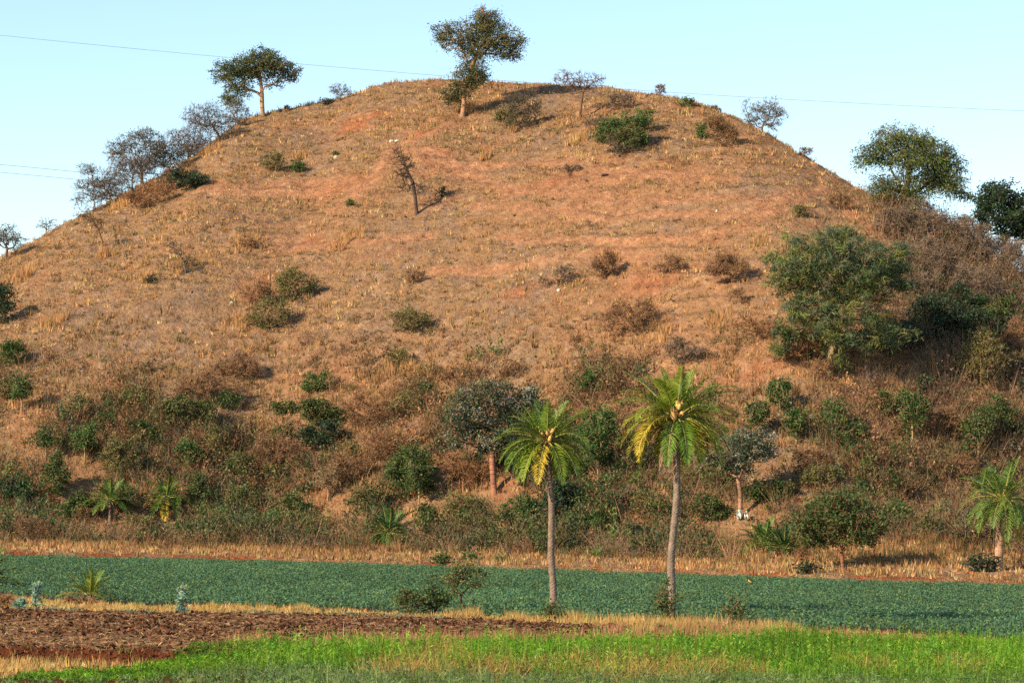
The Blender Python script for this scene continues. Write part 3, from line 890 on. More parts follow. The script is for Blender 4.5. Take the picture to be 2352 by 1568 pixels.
STYLES = {
 # leaf colours, leaves per m2 of crown, half length, half width, clump radius, droop, twig colour, hairs per tip, tips per m2, tip radius
 'acacia':   dict(lc=[[0.050,0.095,0.026],[0.065,0.115,0.03],[0.038,0.07,0.025],[0.11,0.14,0.035]], ln=430, sx=.085, sy=.05, cl=.24, dr=0, tc=[.30,.17,.10], hn=4, tn=16),
 'topacacia':dict(lc=[[0.085,0.115,0.03],[0.06,0.09,0.03],[0.14,0.155,0.035],[0.045,0.07,0.03]], ln=400, sx=.09, sy=.04, cl=.26, dr=.2, tc=[.26,.17,.11], hn=7, tn=16),
 'droopy':   dict(lc=[[0.13,0.18,0.035],[0.09,0.14,0.03],[0.19,0.22,0.045],[0.06,0.10,0.03]], ln=420, sx=.13, sy=.035, cl=.28, dr=1.0, tc=[.20,.12,.08], hn=8, tn=15),
 'feathery': dict(lc=[[0.085,0.135,0.055],[0.11,0.155,0.07],[0.16,0.20,0.04],[0.06,0.10,0.05],[0.20,0.23,0.05]], ln=620, sx=.19, sy=.026, cl=.24, dr=-.1, tc=[.40,.28,.15], hn=8, tn=17),
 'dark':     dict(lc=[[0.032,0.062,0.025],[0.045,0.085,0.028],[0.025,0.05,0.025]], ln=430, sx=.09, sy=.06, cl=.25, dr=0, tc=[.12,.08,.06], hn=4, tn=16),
 'glossy':   dict(lc=[[0.045,0.085,0.04],[0.065,0.11,0.04],[0.035,0.06,0.035],[0.12,0.16,0.06],[0.28,0.31,0.24]], ln=460, sx=.075, sy=.05, cl=.24, dr=0, tc=[.22,.12,.08], hn=5, tn=16),  # the palest leaf colour paints the sparkles in the crown
 'green':    dict(lc=[[0.060,0.135,0.022],[0.085,0.165,0.028],[0.038,0.095,0.02]], ln=430, sx=0.08, sy=0.05, cl=.18, dr=0, tc=[.26,.20,.10], hn=4, tn=26),
 'olive':    dict(lc=[[0.15,0.17,0.04],[0.11,0.14,0.035],[0.21,0.20,0.055]], ln=330, sx=0.075, sy=0.042, cl=.20, dr=0, tc=[.32,.19,.10], hn=6, tn=26),
 'mid':      dict(lc=[[0.070,0.115,0.026],[0.095,0.14,0.03],[0.048,0.085,0.022]], ln=430, sx=0.085, sy=0.05, cl=.20, dr=0, tc=[.28,.18,.09], hn=4, tn=24),
 'brown':    dict(lc=[[0.30,0.17,0.07],[0.24,0.14,0.06],[0.34,0.18,0.08],[0.17,0.15,0.05]], ln=110, sx=.05, sy=.03, cl=.22, dr=0, tc=[.33,.18,.095], hn=16, tn=26),
 'rust':     dict(lc=[[0.36,0.17,0.065],[0.30,0.14,0.055],[0.20,0.16,0.05]], ln=130, sx=.05, sy=.03, cl=.22, dr=0, tc=[.34,.17,.085], hn=14, tn=26),
 'grey':     dict(lc=[[0.18,0.15,0.08],[0.21,0.155,0.09],[0.12,0.125,0.05]], ln=140, sx=.05, sy=.028, cl=.2, dr=0, tc=[.28,.19,.13], hn=14, tn=22),
 'bare':     dict(lc=[[0.16,0.12,0.08]], ln=0, sx=.05, sy=.03, cl=.2, dr=0, tc=[.20,.145,.11], hn=9, tn=20),
 'greytree': dict(lc=[[0.10,0.10,0.045],[0.13,0.12,0.05],[0.08,0.09,0.045]], ln=150, sx=0.07, sy=0.035, cl=.22, dr=0, tc=[.20,.14,.10], hn=10, tn=20),
 'silver':   dict(lc=[[0.20,0.20,0.14],[0.15,0.16,0.10]], ln=180, sx=.055, sy=.03, cl=.2, dr=0, tc=[.24,.18,.13], hn=11, tn=22),
}
VEG = []

def plant(name, cat, X, Y, w, h, style, label, blobs=None, trunk=None, tr=None, tree=False, dist=None, group=None, seed=None, tcol=None, n1=None, lnk=1.0, sink=0.05):
    """w, h: picture px; blobs (dx, dy up, rx, ry) px from the base; trunk (dx, dy up) px"""
    S = STYLES[style]
    p = place(X, Y) if dist is None else at_dist(X, dist)
    k = p[1] / FPX                      # metres per px there
    r = np.random.default_rng(seed if seed is not None else int(X * 7 + Y * 13))
    area = 0.0; B = []
    if blobs is None:
        nb = 6 + int(r.integers(0, 5))
        blobs = [(r.uniform(-.06, .06) * w, h * .42, w * .34, h * .40)]
        for i in range(nb):
            a = r.uniform(-0.35, np.pi + 0.35); q_ = r.uniform(.6, 1.15)
            blobs.append((math.cos(a) * w * .36 * q_, h * (.38 + .42 * q_ * math.sin(a)), w * r.uniform(.08, .20), h * r.uniform(.10, .24)))
    gs = 1.13 if tree else 1.08
    for b in blobs:
        rx, rz = b[2] * k * gs, b[3] * k * gs
        ry = min(max(rx, rz) * 0.85, rx * 1.2) if style != 'feathery' else max(rx, rz) * 1.15
        B.append((b[0] * k, r.uniform(-.25, .25) * ry * (0 if len(blobs) == 1 else 1), b[1] * k, rx, ry, rz))
        area += math.pi * rx * rz
    area *= (0.7 if tree else 0.55) if len(blobs) > 1 else 1.0
    bush = trunk is None
    if trunk is None:
        trunk = [(0, 0), (r.uniform(-.04, .04) * w, h * .12)]
    tp = [(a * k, 0.12 * k * a * r.uniform(-1, 1), b * k) for a, b in trunk]
    tp[0] = (tp[0][0], 0, -sink * 3)
    n2 = int(np.clip(area * S['tn'], 40, 900))
    n1_ = n1 or int(np.clip(n2 * (0.16 if bush else 0.10), 8, 60))
    nodes, par, tips, nt = grow(tp, B, n1_, n2, r, root_from=0.0 if bush else 0.62, bend=0.2 if bush else 0.17)
    ln_any = S['ln'] > 200
    tipr = 0.008 + 0.0022 * k / 0.03
    wispy = style in ('bare', 'greytree', 'silver')
    if wispy:
        tipr *= 0.72
    base_r = (tr * k) if tr else 0.03 + 0.012 * h * k
    rad = radii(par, tips, tipr, base_r, 0.5 if not bush else 0.62)
    if bush:
        rad[:nt] = np.minimum(rad[:nt], 0.05)
    if tree:
        rad[0] *= 1.35
    root = empty(name, tuple(p + np.array([0, 0, -sink])), label=label, category=cat, group=group)
    tc = tcol or S['tc']
    e_tr = [i for i in range(1, nt)]
    e_br = [i for i in range(nt, len(par))]
    if tree:
        V, I, C = tubes(nodes, par, rad, e_tr, 8, tc, r)
        link("trunk", build_mesh("trunk", V, 4, I, C, True), M_BARK, root)
        V, I, C = tubes(nodes, par, rad, e_br, 4, tc, r)
    else:
        V, I, C = tubes(nodes, par, rad, e_tr + e_br, 4, tc, r)
    # fine twigs as slim tapered slivers from the branch ends
    hn = max(2, int(S['hn'] * (0.5 if tree and ln_any else 1.0)))
    if hn:
        tt = np.repeat(nodes[tips], hn, 0)
        od = nodes[tips] - nodes[par[tips]]; od /= np.linalg.norm(od, axis=1)[:, None] + 1e-9
        dd = np.repeat(od, hn, 0) * 0.8 + r.standard_normal((len(tt), 3)) * 0.75
        dd[:, 2] += 0.15 - 0.5 * S['dr']
        dd /= np.linalg.norm(dd, axis=1)[:, None]
        LL = r.uniform(0.18, 0.5, len(tt)) * min(1.3, 0.55 + 0.1 * math.sqrt(area) * 2)
        tt = tt - dd * 0.05
        W = np.cross(dd, r.standard_normal((len(tt), 3))); W /= np.linalg.norm(W, axis=1)[:, None] + 1e-9
        wd = (0.012 * k / 0.04 + 0.004) * (0.62 if wispy else 1.0)
        q1 = tt + dd * LL[:, None]
        V2 = np.stack([tt - W * wd, tt + W * wd, q1 + W * wd * .3, q1 - W * wd * .3], 1).reshape(-1, 3)
        C2 = np.repeat(hues([np.array(tc) * 1.05], len(tt), 0.2, 0.05, r), 4, 0)
        I2 = np.arange(len(V2)) + len(V)
        V = np.concatenate([V, V2]); I = np.concatenate([I, I2]); C = np.concatenate([C, C2])
    link("branches" if tree else "stems", build_mesh("branches", V, 4, I, C), M_TWIG, root)
    near = p[1] < 130
    sz = 0.6 if near else 1.0
    ln = int(min(area * S['ln'] * lnk * (2.4 if near else 1.0), 42000))
    if ln > 0:
        t_i = r.choice(len(tips), ln)
        # each branch end carries its own amount and tone of leaf
        wt = r.uniform(0.3, 1.0, len(tips)) ** 1.2; wt /= wt.sum()
        t_i = r.choice(len(tips), ln, p=wt)
        pos = nodes[tips][t_i] + r.standard_normal((ln, 3)) * S['cl'] * (0.75 if near else 1.0) * np.array([1, 1, .7]) * (0.6 + 0.8 * r.random((ln, 1)))
        if S['dr'] > 0:
            pos[:, 2] -= np.abs(r.standard_normal(ln)) * 0.22 * S['dr']
        tipc = hues(S['lc'], len(tips), 0.14, 0.06, r)
        cc = tipc[t_i] * (0.82 + 0.36 * r.random((ln, 1)))
        od = nodes[tips] - nodes[par[tips]]; od /= np.linalg.norm(od, axis=1)[:, None] + 1e-9
        V, C = leaves(pos, S['sx'] * sz, S['sy'] * sz, cc, r, up=0.0, droop=S['dr'], dirs=od[t_i])
        link("crown" if tree else "foliage", build_mesh("leaves", V, 4, np.arange(len(V)), C), M_LEAF, root)
    VEG.append(root)
    return root

def T(*a, **k):
    return plant(a[0], "tree", *a[1:], tree=True, **k)

# --- the trees on the hill
T('flat_topped_acacia', 604, 266, 200, 160, 'acacia', "dark green flat topped acacia alone on the upper left skyline",
  blobs=[(-14, 128, 48, 30), (-26, 104, 52, 22), (-70, 110, 42, 22), (40, 112, 46, 22), (-96, 92, 28, 20), (60, 92, 20, 14), (-60, 60, 36, 26), (-78, 36, 22, 14), (10, 140, 28, 16), (28, 76, 20, 12)],
  trunk=[(0, 0), (-3, 30), (-4, 55), (-8, 85)], tr=5, tcol=[.42, .25, .14])
T('hilltop_acacia', 1062, 268, 220, 260, 'topacacia', "tall many armed acacia standing on the very top of the hill",
  blobs=[(40, 190, 58, 44), (-20, 186, 48, 34), (90, 180, 45, 38), (-55, 195, 24, 20), (50, 225, 38, 26), (42, 244, 24, 15), (120, 165, 22, 26), (25, 150, 36, 24), (100, 148, 26, 16),
         (15, 95, 38, 26), (22, 118, 34, 18), (36, 104, 24, 14), (0, 72, 34, 16), (-18, 58, 32, 18), (-26, 40, 18, 14), (45, 88, 18, 10)],
  trunk=[(0, 0), (3, 35), (0, 62), (14, 95), (24, 130), (34, 160)], tr=6, tcol=[.44, .25, .13], n1=55)
T('drooping_tree', 2078, 500, 280, 230, 'droopy', "large yellow green drooping tree on the right skyline",
  blobs=[(-15, 190, 65, 32), (-70, 158, 44, 26), (50, 165, 62, 34), (-92, 140, 28, 18), (95, 125, 46, 40), (10, 135, 80, 34), (60, 90, 60, 26), (115, 75, 42, 22), (-30, 85, 48, 26), (140, 60, 22, 10), (15, 60, 40, 20), (-60, 60, 24, 20)],
  trunk=[(0, 0), (6, 30), (4, 60), (10, 95)], tr=6, n1=55)
T('dark_tree', 2305, 606, 150, 220, 'dark', "dark blue green tree half behind the brushwood at the right edge",  # dark leaves paint the look of a shaded, backlit crown
  blobs=[(-10, 165, 50, 36), (-45, 140, 30, 30), (35, 135, 42, 36), (-5, 110, 60, 32), (45, 90, 34, 30), (-35, 185, 20, 16)],
  trunk=[(0, 0), (3, 30), (0, 60)], tr=5, lnk=1.3)
T('feathery_tree', 1902, 862, 340, 350, 'feathery', "broad feathery green tree casting the big shadow on the right slope",
  blobs=[(20, 300, 80, 38), (-70, 260, 68, 44), (95, 265, 70, 42), (-110, 225, 32, 30), (150, 250, 38, 30), (20, 235, 100, 48), (-40, 180, 70, 42), (80, 195, 72, 36),
         (40, 140, 80, 36), (120, 105, 62, 22), (150, 85, 34, 16), (60, 75, 60, 26), (20, 40, 30, 22), (-70, 130, 46, 28), (-90, 310, 26, 14), (-95, 95, 30, 18), (170, 290, 30, 18), (165, 215, 30, 16), (-135, 265, 26, 16), (175, 100, 34, 12), (10, 330, 50, 16), (0, 95, 50, 30), (-110, 60, 26, 14)],
  trunk=[(0, 0), (5, 40), (15, 90), (18, 150), (20, 210)], tr=7, n1=60)
T('leaning_bare_tree', 958, 492, 80, 155, 'greytree', "thin dark tree leaning left in the middle of the open slope",
  blobs=[(-38, 122, 26, 28), (-18, 108, 20, 12), (-42, 92, 20, 12), (-30, 60, 24, 14), (8, 58, 18, 12), (-48, 145, 12, 12)],
  trunk=[(0, 0), (-5, 40), (-12, 75), (-28, 105), (-36, 128)], tr=4, tcol=[.10, .07, .055], lnk=.25)
T('bare_crest_tree', 1331, 270, 130, 118, 'bare', "leafless twin crowned tree standing out above the crest",
  blobs=[(-28, 92, 34, 20), (24, 88, 36, 20), (0, 78, 40, 12), (44, 96, 16, 10), (-46, 84, 16, 10)],
  trunk=[(0, 0), (3, 30), (6, 55)], tr=3, tcol=[.20, .12, .08])
T('silvery_tree', 1752, 306, 112, 92, 'silver', "airy silvery tree on the skyline right of the summit",
  blobs=[(14, 62, 28, 24), (-26, 58, 26, 20), (34, 44, 22, 14), (4, 40, 34, 20), (-30, 30, 18, 14), (20, 20, 20, 12)],
  trunk=[(0, 0), (-2, 14), (2, 26)], tr=2.5)
T('broad_grey_tree', 328, 428, 150, 140, 'greytree', "dense grey olive thorn tree topping the left clump",
  blobs=[(-8, 92, 54, 36), (-56, 84, 34, 24), (34, 86, 34, 30), (0, 50, 48, 30), (0, 120, 34, 12), (56, 56, 20, 18)],
  trunk=[(0, 0), (-3, 18), (-4, 34)], tr=3.5, lnk=1.5)
T('left_skyline_tree', 508, 322, 130, 96, 'greytree', "sparse grey thorn tree just below the flat topped acacia",
  blobs=[(-34, 68, 44, 20), (-70, 56, 26, 18), (-6, 44, 34, 20), (-40, 34, 40, 20), (16, 38, 12, 16)],
  trunk=[(0, 0), (-8, 16), (-18, 30)], tr=2.5, lnk=.6)
T('slender_skyline_tree', 540, 288, 44, 74, 'silver', "small bare sapling under the drooping side of the acacia",
  blobs=[(0, 40, 20, 22), (4, 60, 16, 12), (8, 20, 20, 12)], trunk=[(0, 0), (0, 14), (0, 26)], tr=1.5, dist=None)
T('bare_slope_tree', 432, 372, 120, 84, 'bare', "leafless wide tree between the two thorn trees of the left flank",
  blobs=[(-10, 48, 50, 28), (20, 40, 36, 26), (-36, 62, 22, 16), (50, 30, 16, 14)], trunk=[(0, 0), (0, 12), (0, 22)], tr=2.5)
T('low_grey_tree', 262, 472, 110, 110, 'greytree', "loose grey thorn tree lowest in the left clump",
  blobs=[(-34, 56, 46, 30), (-64, 82, 20, 22), (12, 48, 34, 26), (-20, 26, 46, 20), (-76, 40, 16, 22)],
  trunk=[(0, 0), (-6, 14), (-12, 26)], tr=2.5, lnk=.7)
T('leaning_sapling', 237, 580, 60, 100, 'greytree', "thin sapling leaning left over the left flank",
  blobs=[(-36, 82, 22, 12), (-14, 70, 22, 10), (-60, 88, 14, 8)], trunk=[(0, 0), (-4, 30), (-14, 56), (-28, 76)], tr=2.2, tcol=[.24, .12, .07], lnk=.8)
T('edge_thorn_tree', 14, 598, 70, 90, 'greytree', "grey thorn tree cut by the left edge on the skyline",
  blobs=[(0, 60, 34, 22), (-20, 50, 30, 20), (24, 44, 22, 18)], trunk=[(0, 0), (0, 16), (2, 28)], tr=3)
T('tiny_bare_tree', 106, 540, 52, 46, 'bare', "tiny leafless tree alone on the lower left skyline",
  blobs=[(0, 26, 24, 16)], trunk=[(0, 0), (0, 8), (0, 14)], tr=1.5)
T('leaning_scrub_tree', 428, 628, 60, 90, 'greytree', "scraggy leaning sapling with a dark shadow on the left slope",
  blobs=[(-36, 74, 18, 12), (-22, 52, 18, 14), (0, 36, 18, 14), (-8, 14, 16, 10)], trunk=[(0, 0), (-6, 26), (-20, 50)], tr=2, lnk=.7)
# --- trees of the foot slope
T('speckled_dark_tree', 1136, 1132, 200, 265, 'glossy', "dark glossy leaved tree left of the shorter palm with a forked trunk",
  blobs=[(-20, 225, 66, 36), (-75, 190, 46, 44), (45, 205, 50, 40), (-20, 165, 84, 46), (35, 140, 50, 40), (-80, 130, 40, 30), (-10, 110, 50, 26), (75, 230, 22, 22)],
  trunk=[(0, 0), (-4, 35), (-6, 62), (-8, 92)], tr=7, tcol=[.36, .17, .10])
T('slim_trunk_tree', 1698, 1190, 150, 220, 'glossy', "sparse dark tree on a slim pale trunk right of the taller palm",
  blobs=[(-10, 150, 56, 34), (-50, 140, 30, 30), (36, 160, 40, 30), (0, 180, 40, 26), (60, 195, 26, 16), (-5, 112, 30, 18)],
  trunk=[(0, 0), (2, 28), (2, 58), (-4, 90)], tr=5, tcol=[.36, .20, .12], lnk=.75)
T('umbrella_tree', 1937, 1307, 230, 180, 'mid', "spreading green tree at the field edge with a red brown trunk",
  blobs=[(-18, 138, 66, 36), (-75, 112, 50, 26), (40, 112, 62, 30), (-20, 95, 90, 32), (75, 98, 34, 16), (-90, 86, 30, 18), (20, 72, 60, 16), (-60, 66, 40, 16), (-10, 162, 46, 18), (30, 146, 36, 16)],
  trunk=[(0, 0), (-3, 28), (-6, 46), (-14, 68)], tr=4.5, tcol=[.30, .13, .07], lnk=.9)
T('field_thorn_tree', 1064, 1406, 90, 118, 'olive', "small crooked thorn tree on the dry strip in front of the crop",
  blobs=[(0, 84, 38, 28), (-24, 64, 22, 20), (26, 74, 26, 24), (0, 106, 24, 12), (38, 94, 14, 10)], trunk=[(0, 0), (2, 14), (-6, 26), (-6, 42)], tr=2.6, tcol=[.10, .055, .035], lnk=1.0)
T('twisted_thorn_tree', 1001, 1414, 60, 96, 'mid', "dark stemmed thorn bush tree just left of the crooked one on the dry strip",
  blobs=[(-4, 50, 26, 22), (14, 42, 18, 16), (-8, 78, 14, 12), (-20, 30, 16, 12)], trunk=[(0, 0), (-2, 14), (2, 26)], tr=4, tcol=[.07, .045, .03], lnk=1.2)

# small trees among the scrub, each with a pale stem
for X, Y, w, h, st, lab in [
    (48, 945, 46, 90, 'green', "small tree on a crooked pale stem near the left edge"),
    (193, 1068, 56, 100, 'green', "round headed sapling on a short pale stem in the left scrub"),
    (104, 1060, 30, 90, 'mid', "narrow sapling on a thin straight stem in the left scrub"),
    (1356, 912, 46, 74, 'green', "small cone shaped tree alone in the russet grass above the palms"),
    (1742, 1010, 56, 90, 'mid', "sapling on a bare pale stem right of the taller palm's crown"),
    (1790, 960, 60, 96, 'green', "two tiered sapling leaning out of the right hand scrub"),
    (1828, 1022, 48, 90, 'green', "green topped sapling on a straight pale stem in the right scrub"),
    (1918, 1000, 52, 86, 'green', "leafy young tree below the feathery tree"),
    (2094, 1024, 64, 130, 'green', "tall narrow young tree in the scrub on the right"),
    (2118, 905, 30, 46, 'dark', "little dark headed sapling beside a pale stump on the right"),
    (752, 1150, 60, 90, 'brown', "bare sapling with pale fanning stems left of the middle"),
    (960, 1170, 60, 150, 'mid', "young tree with a long yellow stem in the central thicket"),
    (1370, 1130, 90, 200, 'green', "leafy tree behind and between the two palms"),
    (1240, 1010, 60, 90, 'mid', "dusky sapling hidden behind the shorter palm's fronds"),
    (2245, 1060, 60, 130, 'mid', "slim young tree upslope of the right hand palm"),
    (2165, 1190, 40, 50, 'olive', "thin sapling in the open grass left of the right hand palm")]:
    T('young_tree', X, Y, w, h, st, lab, seed=int(X * 3 + Y), blobs=[(0, h * .62, w * .42, h * .30), (w * .15, h * .80, w * .28, h * .18), (-w * .2, h * .5, w * .25, h * .16), (w * (.3 if X % 2 else -.3), h * .9, w * .14, h * .1), (w * (-.4 if X % 3 else .4), h * .68, w * .16, h * .1)],
      trunk=[(0, 0), (w * .03, h * .2), (0, h * .45)], tr=2.0, tcol=[.42, .28, .15], group="young trees among the scrub")

